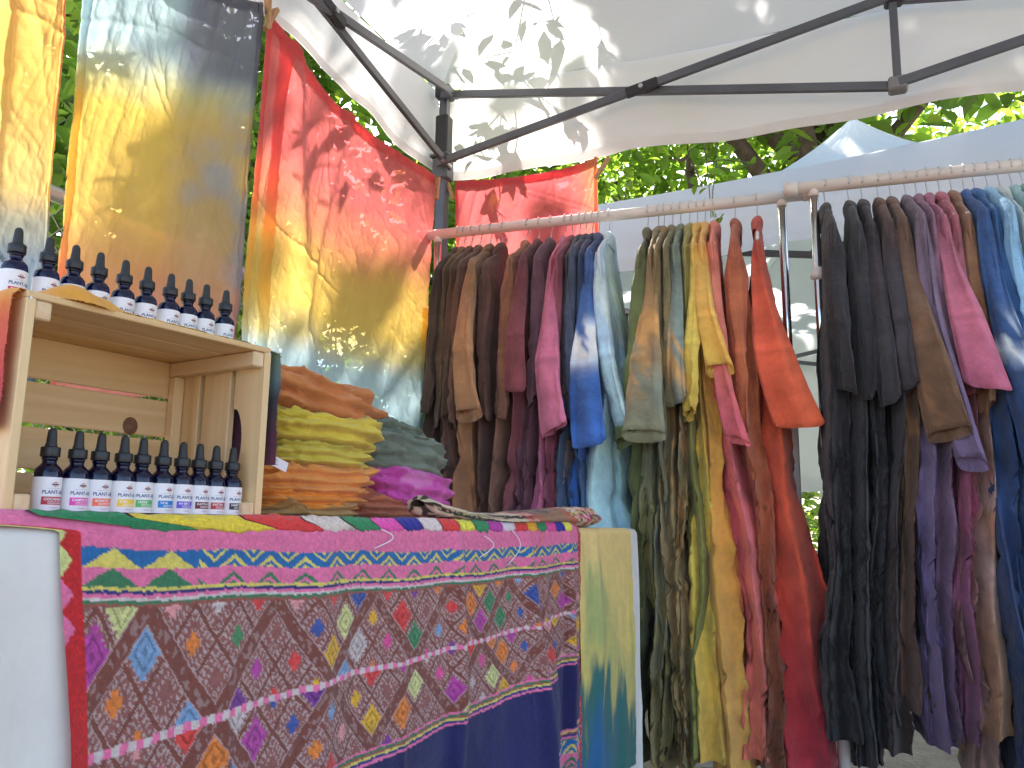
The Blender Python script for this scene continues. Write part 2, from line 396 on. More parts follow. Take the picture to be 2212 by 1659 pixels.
def canopy_tent(label, C, D1, D2, span, zE, zP, hem_right, hem_left, conc, mat, mids=None, legs=(0, 1, 2, 3), seed=0, out=.05, UPZ=UPZ, LOZ=LOZ, post=.30):
    root = empty('canopy_tent', tuple(C)); tag(root, label, 'canopy tent')
    C = np.asarray(C, float); o = lambda P: np.asarray(P, float) - C
    N1, N2 = -D2, -D1
    cor = [C, C+D1*span, C+D1*span+D2*span, C+D2*span]       # right wall is 0-1, left wall is 3-0
    ctr = C + (D1+D2)*span/2
    ecor = [q + (q-ctr)/np.linalg.norm(q-ctr)*out*1.41 for q in cor]
    peak = ctr + V(0, 0, zP)
    hz = {0: hem_right, 1: lambda s: hem_right(.5), 2: lambda s: hem_left(.5), 3: hem_left}
    for k in range(4):
        a, b = ecor[k], ecor[(k+1) % 4]
        s = np.linspace(0, 1, 90)[None, :]; t = np.linspace(0, 1, 50)[:, None]
        e = a[None, None]*(1-s[..., None]) + b[None, None]*s[..., None]
        P = e*(1-t[..., None]) + ctr[None, None]*t[..., None]
        sag = .045*np.sin(np.pi*s)*(1-t)**.6 + .02*(fbm(s*7+k*3, t*5, seed+k, 4)-.5) + .012*(ridge(s*5+t*3, t*3-s*2, seed+9+k, 2)-.4)*(1-t)
        P[..., 2] = zE + (zP-zE)*t**conc - sag
        grid_obj('roof_panel', o(P), mat, root)
        # valance hanging from the eave
        t2 = np.linspace(0, 1, 22)[:, None]
        nn = np.cross(b-a, V(0, 0, 1)); nn /= np.linalg.norm(nn)
        if np.dot(nn, a-ctr) < 0: nn = -nn
        top = zE - .045*np.sin(np.pi*s) + .0
        hemz = np.array([hz[k](q) for q in s[0]])[None, :]
        Q = np.repeat(a[None, None]*(1-s[..., None]) + b[None, None]*s[..., None], 22, 0)
        Q[..., 2] = top*(1-t2) + hemz*t2
        wav = .022*t2*(np.sin(s*19+k+seed) + np.sin(s*43+2*k)*.5) + .02*(ridge(s*9, t2*3, seed+k*5, 3)-.4)*t2
        Q = Q + nn*(wav[..., None] + .004)
        grid_obj('valance', o(Q), mat, root)
        # doubled hem
        h = Q[-3:] - nn*.004; grid_obj('hem_band', o(h), mat, root)
    # frame
    def leg(q):
        m = MB(); m.bar(o(q) + V(0, 0, .0), o(q) + V(0, 0, LOZ+.12), .040, .040, up=D1, ch=.004); m.build('outer_leg', M['steel'], root)
        m = MB(); m.bar(o(q) + V(0, 0, LOZ+.12), o(q)+V(0, 0, UPZ+.02), .032, .032, up=D1, ch=.003); m.build('inner_leg', M['steel'], root)
        m = MB(); m.box(o(q)+V(0, 0, LOZ+.13), (.052, .052, .16), np.stack([D1, D2, V(0, 0, 1)], 1), .006); m.build('corner_sleeve', M['black_plastic'], root)
        m = MB(); m.box(o(q)+V(0, 0, LOZ-.005), (.062, .062, .085), np.stack([D1, D2, V(0, 0, 1)], 1), .006)
        m.box(o(q)+V(0, 0, LOZ+.043), (.078, .078, .012), np.stack([D1, D2, V(0, 0, 1)], 1), .003)
        m.build('slider', M['steel'], root)
        m = MB(); m.box(o(q)+V(0, 0, UPZ+.02), (.06, .06, .05), np.stack([D1, D2, V(0, 0, 1)], 1), .006); m.build('top_bracket', M['black_plastic'], root)
        m = MB(); m.box(o(q)+V(0, 0, .006), (.1, .1, .012), np.stack([D1, D2, V(0, 0, 1)], 1), .002); m.build('foot_plate', M['steel'], root)
    for k in legs: leg(cor[k])
    def side(A_, B_, nin, mu, ml):
        """two scissors between the legs A_ and B_"""
        off = nin*.03; off2 = nin*.052
        upA, loA, upB, loB = [q + V(0, 0, z) for q, z in ((A_, UPZ), (A_, LOZ), (B_, UPZ), (B_, LOZ))]
        for (p, q, of) in ((upA, ml, off), (loA, mu, off2), (ml, upB, off2), (mu, loB, off)):
            m = MB(); m.bar(o(p+of), o(q+of), .015, .029, up=V(0, 0, 1)[:3]); m.build('truss_bar', M['steel'], root)
        for (p, q, r_, s_) in ((upA, ml, loA, mu), (ml, upB, mu, loB)):
            x = (p+q+r_+s_)/4 + (off+off2)/2
            m = MB(); m.tube([o(x-nin*.024), o(x+nin*.028)], .008, 10); m.build('pivot_bolt', M['bolt'], root)
            d = (s_-r_)/np.linalg.norm(s_-r_); xx = r_ + (s_-r_)*.5 + off2
            m = MB(); m.bar(o(xx-d*.055), o(xx+d*.055), .019, .034); m.build('pivot_sleeve', M['black_plastic'], root)
        m = MB(); m.bar(o(ml+off*1.4+V(0, 0, .02)), o(mu+off*1.4+V(0, 0, post)), .022, .022, up=nin); m.build('middle_post', M['steel'], root)
        for q in (mu, ml):
            m = MB(); m.box(o(q+off*1.2), (.052, .046, .044), np.stack([(B_-A_)/np.linalg.norm(B_-A_), nin, V(0, 0, 1)], 1), .006); m.build('pivot_bracket', M['bracket'] if q is ml else M['black_plastic'], root)
        for q in (upA, loA):
            m = MB(); m.tube([o(q+off*.2+(B_-A_)/np.linalg.norm(B_-A_)*.035), o(q+nin*.075+(B_-A_)/np.linalg.norm(B_-A_)*.035)], .007, 10); m.build('pivot_bolt', M['bolt'], root)
    if mids is None:
        mids = {}
        for k in range(4):
            q = (cor[k]+cor[(k+1) % 4])/2; mids[k] = (q+V(0, 0, UPZ-.02), q+V(0, 0, LOZ-.05))
    for k in range(4):
        if k in mids: side(cor[k], cor[(k+1) % 4], -(N1, D1, D2, N2)[k], *mids[k])
    return root, cor, ctr

mu = on_right(1928, 12); ml = on_right(1938, 197)
xl = on_left(687, 34); upC = C0+V(0, 0, UPZ); loC = C0+V(0, 0, LOZ)
ml3 = upC + (xl-upC)*2; mu3 = loC + (xl-loC)*2
mid_gen = lambda k: None
cor = [C0, C0+D1*SPAN, C0+(D1+D2)*SPAN, C0+D2*SPAN]
mids = {0: (mu, ml), 3: (mu3, ml3)}
for k in (1, 2):
    q = (cor[k]+cor[(k+1) % 4])/2; mids[k] = (q+V(0, 0, mu[2]), q+V(0, 0, ml[2]))
h0 = on_right(985, 385, .05)[2]; h1 = on_right(1500, 309, .05)[2]; h2 = on_right(1940, 235, .05)[2]; h3 = on_right(2212, 200, .05)[2]
q = [np.linalg.norm((on_right(u, v, .05)-C0)[:2])/SPAN for u, v in ((985, 385), (1500, 309), (1940, 235), (2212, 200))]
hem_r = lambda s: float(np.interp(s, q, [h0, h1, h2, h3]))
lp = [(938, 372), (850, 290), (740, 195), (640, 100)]
hl = [on_left(u, v, .05)[2] for u, v in lp]; ql = [1-np.linalg.norm((on_left(u, v, .05)-C0)[:2])/SPAN for u, v in lp]
hem_l = lambda s: float(np.interp(s, ql[::-1], hl[::-1]))
print('hem', h0, h1, h2, h3, q, hl, ql, 'mid', mu, ml, mu3, ml3)
tent, tcor, tctr = canopy_tent('white pop-up canopy with dark grey folding frame over the whole stall', C0, D1, D2, SPAN, 2.43, 3.3,
                               hem_r, hem_l, 1.0, M['canopy'], mids)

# ---------------- the neighbour's tent
ne0 = hit_z(1300, 440, 2.30); ne1 = hit_z(2212, 252, 2.30)
nd = (ne1-ne0); nd[2] = 0; nd /= np.linalg.norm(nd); nn_ = V(-nd[1], nd[0], 0)
if np.dot(nn_, N1) < 0: nn_ = -nn_
print('neighbour dir', nd, ne0, ne1, 'dist from our wall', np.dot(ne0-C0, N1), np.dot(ne1-C0, N1))
pk = hit(1842, 255, ne0 + nn_*1.5, nn_)
c_ = pk.copy(); c_[2] = 0
NC = c_ - nd*1.5 - nn_*1.5
# its corner so that the near eave is "wall k=2"
NT, ncor, nctr = canopy_tent('pale blue-white neighbouring canopy with a pointed roof behind the racks', NC + nn_*3.0, nd, -nn_, 3.0, 2.30, pk[2],
                             lambda s: 1.05, lambda s: 1.93, 2.3, M['canopy2'], None, (0, 1, 2, 3), seed=40, UPZ=2.20, LOZ=1.95, post=.02)
# the roof of the neighbour's tent is set back: hem of its near side = hem_left(.5)

# ---------------- chain-link fences
def fence(p0, p1, h, label, pitch=.06):
    p0 = np.asarray(p0, float); p1 = np.asarray(p1, float); d = p1-p0; Lf = np.linalg.norm(d); d /= Lf; n = V(-d[1], d[0], 0)
    root = empty('chain_link_fence', tuple(p0)); tag(root, label, 'fence')
    o = lambda P: np.asarray(P) - p0
    for k in range(int(Lf/2.2)+1):
        q = p0 + d*min(Lf, k*2.2); m = MB(); m.tube([o(q), o(q)+V(0, 0, h+.05)], .024, 10); m.lathe([(.026, 0), (.028, .01), (.018, .03), (.0, .036)], 10, o(q)+V(0, 0, h+.05)); m.build('fence_post', M['post'], root, smooth=True)
    m = MB(); m.tube([V(0, 0, h), d*Lf+V(0, 0, h)], .021, 10); m.build('top_rail', M['post'], root, smooth=True)
    nw = int(Lf/pitch); nz = int(h/(pitch*.5)); r = .0018
    vv = []; ff = []; c = 0
    zz = np.linspace(.04, h, nz)
    for k in range(nw):
        sgn = np.where(np.arange(nz) % 2 == 0, 0, 1)
        x = (k + .5*sgn)*pitch*1.0 + (k % 2)*0
        cen = d*x[:, None] + n*((sgn-.5)*.004)[:, None] + V(0, 0, 1)*zz[:, None]
        for j, off in enumerate((d*r, n*r, -d*r)):
            vv.append(cen+off)
        a = c + np.arange(nz-1)
        for j in range(3):
            j2 = (j+1) % 3
            ff.append(np.stack([a+j*nz, a+j2*nz, a+j2*nz+1, a+j*nz+1], 1))
        c += 3*nz
        x2 = (k + .5 - .5*sgn + .5)*pitch
        cen = d*x2[:, None] - n*((sgn-.5)*.004)[:, None] + V(0, 0, 1)*zz[:, None]
        for j, off in enumerate((d*r, n*r, -d*r)): vv.append(cen+off)
        a = c + np.arange(nz-1)
        for j in range(3):
            j2 = (j+1) % 3
            ff.append(np.stack([a+j*nz, a+j2*nz, a+j2*nz+1, a+j*nz+1], 1))
        c += 3*nz
    w = obj('wire_mesh', np.concatenate(vv), np.concatenate(ff), M['galv'], root); w['kind'] = 'stuff'
    return root
fA = C0 + N2*.55 + N1*1.6; fB = C0 + N2*.55 - N1*2.6
fence(fA, fB, 1.62, 'rusty grey chain-link fence close behind the hanging silks')
fence(V(-1.5, 8.2, 0), V(7.5, 6.4, 0), 1.9, 'far chain-link fence seen low between the two clothes racks')

# ---------------- leaves and trees
def leaves(name, cen, size, mat, parent=None, seed=0, droop=.35, long=1.9, cvar=.35, base=(1, 1, 1)):
    """many pointed leaves as ONE crown: 6 verts, 4 faces each, slightly folded"""
    g = np.random.default_rng(seed); n = len(cen); size = np.broadcast_to(np.asarray(size, float), (n,))
    ax = g.normal(size=(n, 3)); ax[:, 2] = ax[:, 2]*.5 - droop; ax /= np.linalg.norm(ax, axis=1)[:, None]
    up = g.normal(size=(n, 3))*.8 + V(0, 0, 1); sd = np.cross(ax, up); sd /= np.linalg.norm(sd, axis=1)[:, None]; nr = np.cross(sd, ax)
    sz = size*(.65+.7*g.random(n)); l = sz*long*.5; w = sz*.42
    z = lambda a: a[:, None]
    P = np.stack([cen-ax*z(l), cen-ax*z(l*.35)+sd*z(w)+nr*z(w*.3), cen+ax*z(l*.3)+sd*z(w*.85)+nr*z(w*.28), cen+ax*z(l)-nr*z(w*.4),
                  cen+ax*z(l*.3)-sd*z(w*.85)+nr*z(w*.28), cen-ax*z(l*.35)-sd*z(w)+nr*z(w*.3)], 1)
    i = np.arange(n)[:, None]*6
    F = np.concatenate([i+np.array([[0, 1, 2, 3]]), i+np.array([[0, 3, 4, 5]])])
    c = 1 + (g.random((n, 1))-.5)*2*cvar; tint = np.concatenate([c*(1+.25*(g.random((n, 1))-.4)), c, c*.9], 1)*np.asarray(base)
    return obj(name, P.reshape(-1, 3), F, mat, parent, colors=np.repeat(tint, 6, 0), smooth=False)
def limb(m, a, b, r0, r1, g, wob=.12, n=9):
    a = np.asarray(a, float); b = np.asarray(b, float); t = np.linspace(0, 1, n)[:, None]
    P = a*(1-t)+b*t; Lg = np.linalg.norm(b-a); P += np.cumsum(g.normal(size=(n, 3))*wob*Lg/n, 0)*np.sin(np.pi*t)
    m.tube(P, np.linspace(r0, r1, n), 9); return P
def tree(base, H, r, label, seed, nleaf, lsize, crown, mat='leaf', group=None, lean=(0, 0), keep=None, clump=.55):
    g = np.random.default_rng(seed); base = np.asarray(base, float)
    root = empty('tree', tuple(base)); tag(root, label, 'tree', group)
    top = V(lean[0], lean[1], H*.72)
    m = MB(); P = limb(m, (0, 0, -.1), top, r, r*.45, g, .10, 14); m.build('trunk', M['bark'], root, smooth=True)
    cc, cr = np.asarray(crown[0], float), np.asarray(crown[1], float)
    m = MB(); tips = []
    for k in range(13):
        a = P[g.integers(5, 14)]; th = g.random()*6.283; b = cc + cr*V(math.cos(th)*.8, math.sin(th)*.8, g.random()*1.3-.75)
        Q = limb(m, a, b, r*.32, r*.07, g, .25, 9); tips.append(Q[3:])
        for j in range(3):
            q = Q[g.integers(4, 9)]; e = q + cr*g.normal(size=3)*.28; R_ = limb(m, q, e, r*.09, r*.02, g, .25, 6); tips.append(R_)
    m.build('limbs', M['bark'], root, smooth=True)
    tips = np.concatenate(tips)
    nc = int(nleaf/28)
    cl = np.where(g.random((nc, 1)) < .55, tips[g.integers(0, len(tips), nc)] + g.normal(size=(nc, 3))*cr*.10,
                  cc + cr*(lambda q: q/np.linalg.norm(q, axis=1)[:, None]*(.35+.65*g.random((nc, 1))**.5))(g.normal(size=(nc, 3))))
    cen = np.repeat(cl, 28, 0) + g.normal(size=(nc*28, 3))*lsize*clump*3.2
    if keep is not None: cen = cen[keep(cen+base, g)]
    leaves('crown', cen, lsize, M[mat], root, seed+1)
    return root
# ---------------- where the sun comes through the foliage (gaps in the crowns)
ECT = [q + (q-tctr)/np.linalg.norm(q-tctr)*.07 + V(0, 0, 2.43) for q in tcor]; PEAK = tctr + V(0, 0, 3.3)
def plane(a, b, c):
    n = np.cross(b-a, c-a); n /= np.linalg.norm(n); return a, (n if n[2] > 0 else -n)
PR, PL = plane(ECT[0], ECT[1], PEAK), plane(ECT[3], ECT[0], PEAK)
HOLES = [(800, 60, 120), (930, 40, 90), (1060, 90, 110), (1190, 50, 115), (1090, 230, 100), (1060, 330, 90), (1190, 180, 80), (1340, 60, 40), (1470, 40, 34),
         (1690, 120, 44), (1760, 80, 66), (1890, 120, 72), (2010, 160, 66), (2120, 120, 82), (2190, 190, 50), (1650, 40, 50), (1950, 50, 60), (2060, 60, 50), (1400, 170, 30), (1330, 250, 40), (1560, 235, 40)]
NHOLES = [hit(u, v, pk, nn_) for u, v in ((1800, 318), (1905, 305), (1945, 300), (1850, 328), (1775, 335), (1950, 560), (1735, 700), (1690, 560), (1730, 730), (1380, 620))]
def inpoly(x, y, poly):
    c = np.zeros(np.shape(x), bool); n = len(poly); j = n-1
    for i in range(n):
        xi, yi = poly[i]; xj, yj = poly[j]
        c ^= ((yi > y) != (yj > y)) & (x < (xj-xi)*(y-yi)/(yj-yi+1e-9)+xi); j = i
    return c
SILK_LIT = [[(-400, -700), (135, -700), (150, 0), (140, 250), (80, 480), (20, 720), (-400, 900)],
            [(110, -600), (590, -600), (570, 40), (500, 120), (440, 190), (395, 320), (362, 500), (322, 640), (300, 900), (20, 900)],
            [(540, 1010), (540, 300), (575, -60), (960, 360), (945, 1010)]]
SILK_DIM = [(700, 680), (770, 610), (830, 560), (845, 640), (790, 740), (730, 790), (690, 770)]
SILK4 = [(960, 230), (1310, 230), (1310, 830), (960, 830)]
def sunlit(P):
    """True where a leaf at P would throw its shadow on something the photograph shows in the sun"""
    r = np.zeros(len(P), bool)
    for (p0, n), hs in ((PR, HOLES), (PL, HOLES)):
        t = ((P-p0) @ n)/(SUN @ n); Q = P - t[:, None]*SUN; u, v = project(Q)
        ok = (t > .02) & (Q[:, 1] > .2)
        wob = 1 + .5*(noise2(u/60., v/60., 3)-.5)
        for (a, b, rad) in hs: r |= ok & ((u-a)**2+(v-b)**2 < (rad*wob)**2) & ((a < 1300) | (noise2(P[:, 0]*9, P[:, 1]*9+P[:, 2]*5, 6) > .36))
    t = ((P-C0) @ N2)/(SUN @ N2); Q = P - t[:, None]*SUN; u, v = project(Q); ok = (t > .02) & (Q[:, 1] > .5) & (Q[:, 2] > .6)
    dim = inpoly(u, v, SILK_DIM)
    for poly in SILK_LIT: r |= ok & inpoly(u, v, poly) & ~dim
    t = ((P-C0) @ N1)/(SUN @ N1); Q = P - t[:, None]*SUN; u, v = project(Q); ok = (t > .02) & (Q[:, 2] > .6)
    r |= ok & inpoly(u, v, SILK4)
    for q in NHOLES:
        d = P-q; t = d @ SUN; dd = np.linalg.norm(d - t[:, None]*SUN, axis=1); r |= (t > .05) & (dd < .17)
    # a sunny clearing on the ground behind the racks
    t = P[:, 2]/SUN[2]; Q = P - t[:, None]*SUN
    r |= ((Q[:, 0]-1.75)**2/.5 + (Q[:, 1]-3.75)**2/.12 < 1)
    return r
def keep(P, g): return ~(sunlit(P) & (g.random(len(P)) < .985))

tree((4.15, 8.3, 0), 7.6, .30, 'large dark trunked tree whose crown shades the stall from behind', 11, 34000, .125,
     ((-4.0, -3.4, 7.0), (4.3, 4.2, 1.35)), lean=(-.9, -.8), keep=keep, clump=.62)
tree((5.0, 8.9, 0), 7.0, .19, 'slimmer brown trunk standing right of the large dark trunk', 12, 5200, .085,
     ((.6, .2, 4.8), (2.6, 1.8, 2.4)), keep=keep)
tree((1.75, 7.6, 0), 6.0, .11, 'young tree with a thin upright trunk behind the pale neighbouring canopy', 13, 5200, .075,
     ((-.1, .1, 3.9), (2.0, 1.5, 2.2)), keep=keep)
tree((3.1, 11.0, 0), 7.5, .17, 'leafy tree with bent branches left of the pointed canopy roof', 14, 6000, .09,
     ((-.2, 0, 5.2), (2.6, 2.0, 3.0)), lean=(.5, 0), keep=keep)
tree((8.6, 10.5, 0), 7.5, .2, 'broad bright green tree at the far right beyond the canopy', 15, 6000, .095,
     ((-.8, 0, 5.0), (3.2, 2.0, 3.0)), keep=keep)
tree((-2.35, 4.3, 0), 4.6, .10, 'bushy young tree right behind the fence at the left', 16, 6500, .065,
     ((.2, .2, 2.6), (1.2, 1.1, 1.9)), keep=keep, lean=(-.3, .2))
tree((-1.35, 5.4, 0), 5.0, .12, 'pale green tree seen past the corner leg of the tent', 17, 6500, .065,
     ((.2, 0, 2.7), (1.4, 1.1, 2.2)), keep=keep)
tree((-3.6, 6.6, 0), 7.5, .18, 'tall thick limbed tree at the far left with a slanting branch', 18, 8000, .08,
     ((.3, -.2, 4.4), (1.8, 1.6, 2.9)), keep=keep, lean=(.9, -.2))
tree((.35, 9.4, 0), 7.0, .15, 'light green tree deep behind the corner of the stall', 19, 6500, .085,
     ((0, 0, 4.2), (2.2, 1.6, 3.2)), keep=keep)
# bushes beyond the far fence, so that the horizon is green
for bi, (bx, by, bh, lab) in enumerate(((1.0, 9.6, 2.4, 'dense green bush behind the far fence at the left of the gap'), (2.9, 10.2, 2.7, 'rounded bush behind the far fence seen between the racks'),
        (4.9, 9.9, 2.3, 'low bush beyond the right clothes rack'), (7.0, 10.4, 2.9, 'taller bush beyond the far fence at the right'), (-1.2, 8.6, 2.6, 'leafy bush low behind the corner leg'), (-3.2, 7.2, 2.6, 'leafy bush low behind the fence at the left'))):
    gb = np.random.default_rng(400+bi); rb = empty('bush', (bx, by, 0)); tag(rb, lab, 'bush', 'bushes beyond the fences')
    q = gb.normal(size=(2600, 3)); q /= np.linalg.norm(q, axis=1)[:, None]; q *= (.45+.55*gb.random((2600, 1))**.4)
    q = q*V(1.45, .9, bh*.55) + V(0, 0, bh*.5); q = q[(q[:, 2] > .05)]; q = q[fbm(q[:, 0]*2.2+bi, q[:, 2]*2.2+q[:, 1], 90+bi, 3) > .40]
    m = MB()
    for k in range(7): limb(m, (0, 0, -.05), q[gb.integers(0, len(q))]*.85, .03, .008, gb, .2, 8)
    m.build('stems', M['bark'], rb, smooth=True)
    leaves('foliage', q, .085, M['leaf'], rb, 500+bi)
# vine growing over the near fence
g = np.random.default_rng(31)
d_ = (fB-fA)/np.linalg.norm(fB-fA)
k = 7000; s_ = g.random(k)*np.linalg.norm(fB-fA); z_ = .1 + 2.3*g.random(k)**.8
dens = noise2(s_*1.6, z_*1.6, 77); sel = dens > .42
P = fA + d_*s_[:, None] + N2*(.02+.22*g.random(k))[:, None] + V(0, 0, 1)*z_[:, None]
P = P[sel]; P = P[keep(P, g)]
root = empty('climbing_vine', tuple(fA)); tag(root, 'green climbing vine covering the fence behind the silks', 'vine')
m = MB()
for q in range(16):
    a = fA + d_*g.random()*4 + N2*.05; b = a + d_*g.normal()*.5 + V(0, 0, 1.2+1.1*g.random()); limb(m, a-fA, b-fA, .008, .003, g, .3, 10)
m.build('stems', M['twig'], root, smooth=True)
leaves('foliage', P-fA, .036, M['leaf'], root, 5)

# ---------------- thin sprigs hanging just above the roof and by the corner: they throw the sharp shadows
def sprig(label, stems, plane_, dist, size, seed, nper=9, group=None):
    g = np.random.default_rng(seed); p0, n = plane_
    o0 = hit(*stems[0][0], p0, n) + SUN*dist
    root = empty('leafy_sprig', tuple(o0)); tag(root, label, 'sprig', group)
    m = MB(); cen = []
    for st in stems:
        Q = np.array([hit(u, v, p0, n) for u, v in st]); t = np.linspace(0, len(Q)-1, 26); Q = np.stack([np.interp(t, range(len(Q)), Q[:, k]) for k in range(3)], 1)
        Q = np.stack([np.convolve(np.pad(Q[:, k], 3, 'edge'), np.ones(7)/7, 'valid') for k in range(3)], 1)
        Q = Q + SUN*(dist + .12*np.linspace(0, 1, 26)*g.random())[:, None] - o0
        m.tube(Q, np.linspace(.0032, .0012, 26), 6)
        for j in range(nper):
            i = g.integers(4, 26); e = g.normal(size=3)*.5; e[2] -= .5; e = e/np.linalg.norm(e)*size*(.8+.5*g.random())
            m.tube([Q[i], Q[i]+e*.5], .0011, 5); cen.append(Q[i]+e)
    m.build('stems', M['twig'], root, smooth=True)
    leaves('foliage', np.array(cen), size, M['leaf'], root, seed+3, droop=.7, long=2.1)
    return root
RW = (C0+N1*.06, N1)
sprig('leafy twig with drooping leaves lying above the canopy at its brightest patch', [[(1140, -40), (1120, 60), (1108, 130), (1112, 200)], [(1108, 110), (1060, 120), (1010, 140), (975, 150)],
      [(1112, 160), (1160, 190), (1200, 205), (1235, 214)], [(1180, -20), (1200, 60), (1195, 110), (1180, 130)]], PR, .18, .050, 61, 9)
sprig('slim twig above the canopy left of its hip seam', [[(1030, 20), (980, 60), (900, 75), (830, 82)], [(1010, 40), (960, 95), (920, 130), (880, 150)]], PL, .24, .046, 62, 8)
sprig('trailing twig with big leaves hanging outside the valance by the corner leg', [[(1105, 150), (1085, 240), (1075, 300), (1060, 350)], [(1085, 240), (1050, 280), (1030, 330), (1020, 350)],
      [(1110, 220), (1120, 300), (1105, 350), (1085, 370)]], RW, .15, .05, 63, 8)
sprig('little twig of three leaves close behind the red cloth on the back wall', [[(1075, 375), (1078, 410), (1070, 440)], [(1060, 430), (1078, 445), (1090, 455)]], RW, .12, .05, 64, 2)
sprig('thin twig with small leaves above the canopy right of the bright patch', [[(1250, -30), (1290, 40), (1300, 110), (1290, 160)], [(1400, -30), (1390, 60), (1410, 110)], [(1480, 10), (1520, 60), (1545, 100)]], PR, .34, .05, 65, 6)
sprig('twig with slender leaves behind the tall red and yellow silk', [[(640, 240), (700, 225), (740, 235)], [(640, 330), (720, 320), (800, 300)], [(690, 400), (760, 380), (820, 340)]],
      (C0+N2*.02, N2), 1.1, .045, 66, 2)
sprig('thin dark twig behind the yellow and grey silk', [[(240, 330), (310, 345), (400, 340)], [(240, 400), (310, 392), (380, 360)], [(250, 100), (320, 98)]], (C0+N2*.02, N2), .7, .05, 67, 3)
# the sprig in view between the hanging rail and the neighbour's roof
def sprig_free(label, pts, y, leaf_px, size, seed):
    g = np.random.default_rng(seed); Q = np.array([at_y(u, v, y) for u, v in pts[0]])
    o0 = Q[0]; root = empty('leafy_sprig', tuple(o0)); tag(root, label, 'sprig')
    m = MB(); cen = []
    for st in pts:
        Q = np.array([at_y(u, v, y+.03*g.normal()) for u, v in st]); t = np.linspace(0, len(Q)-1, 18)
        Q = np.stack([np.interp(t, range(len(Q)), Q[:, k]) for k in range(3)], 1); m.tube(Q-o0, np.linspace(.003, .0015, 18), 6)
    for u, v in leaf_px: cen.append(at_y(u, v, y+.05*g.normal()) - o0)
    m.build('stems', M['twig'], root, smooth=True)
    leaves('foliage', np.array(cen), size, M['leaf'], root, seed, droop=.2, long=1.6)
sprig_free('green sprig with round leaves hanging before the neighbouring canopy', [[(1520, 310), (1528, 360), (1533, 420), (1536, 470)], [(1545, 310), (1548, 350), (1540, 410), (1538, 440)], [(1530, 350), (1560, 345), (1610, 350)]],
           2.86, [(1500, 335), (1512, 350), (1525, 340), (1540, 330), (1556, 340), (1570, 350), (1585, 345), (1600, 362), (1508, 372), (1520, 385), (1560, 365), (1548, 372), (1500, 392), (1590, 378), (1615, 352),
                  (1500, 410), (1518, 412), (1540, 460), (1550, 480), (1558, 470), (1532, 330), (1575, 330), (1495, 318)], .034, 71)
# ================================================================== SILKS
def catmull(pts, n):
    pts = np.asarray(pts, float); d = np.concatenate([[0], np.cumsum(np.linalg.norm(np.diff(pts, axis=0), axis=1))]); d /= d[-1]
    s = np.linspace(0, 1, n); i = np.clip(np.searchsorted(d, s, 'right')-1, 0, len(pts)-2)
    f = ((s-d[i])/(d[i+1]-d[i]))[:, None]
    p0 = pts[np.maximum(i-1, 0)]; p1 = pts[i]; p2 = pts[i+1]; p3 = pts[np.minimum(i+2, len(pts)-1)]
    return .5*((2*p1)+(-p0+p2)*f+(2*p0-5*p1+4*p2-p3)*f**2+(-p0+3*p1-3*p2+p3)*f**3)
def coons(top, bot, left, right, nu, nv):
    T, B, Lf, R = catmull(top, nu), catmull(bot, nu), catmull(left, nv), catmull(right, nv)
    u = np.linspace(0, 1, nu)[None, :, None]; v = np.linspace(0, 1, nv)[:, None, None]
    ru = (1-v)*T[None]+v*B[None]; rv = (1-u)*Lf[:, None]+u*R[:, None]
    cc = (1-u)*(1-v)*T[0]+u*(1-v)*T[-1]+(1-u)*v*B[0]+u*v*B[-1]
    return ru+rv-cc
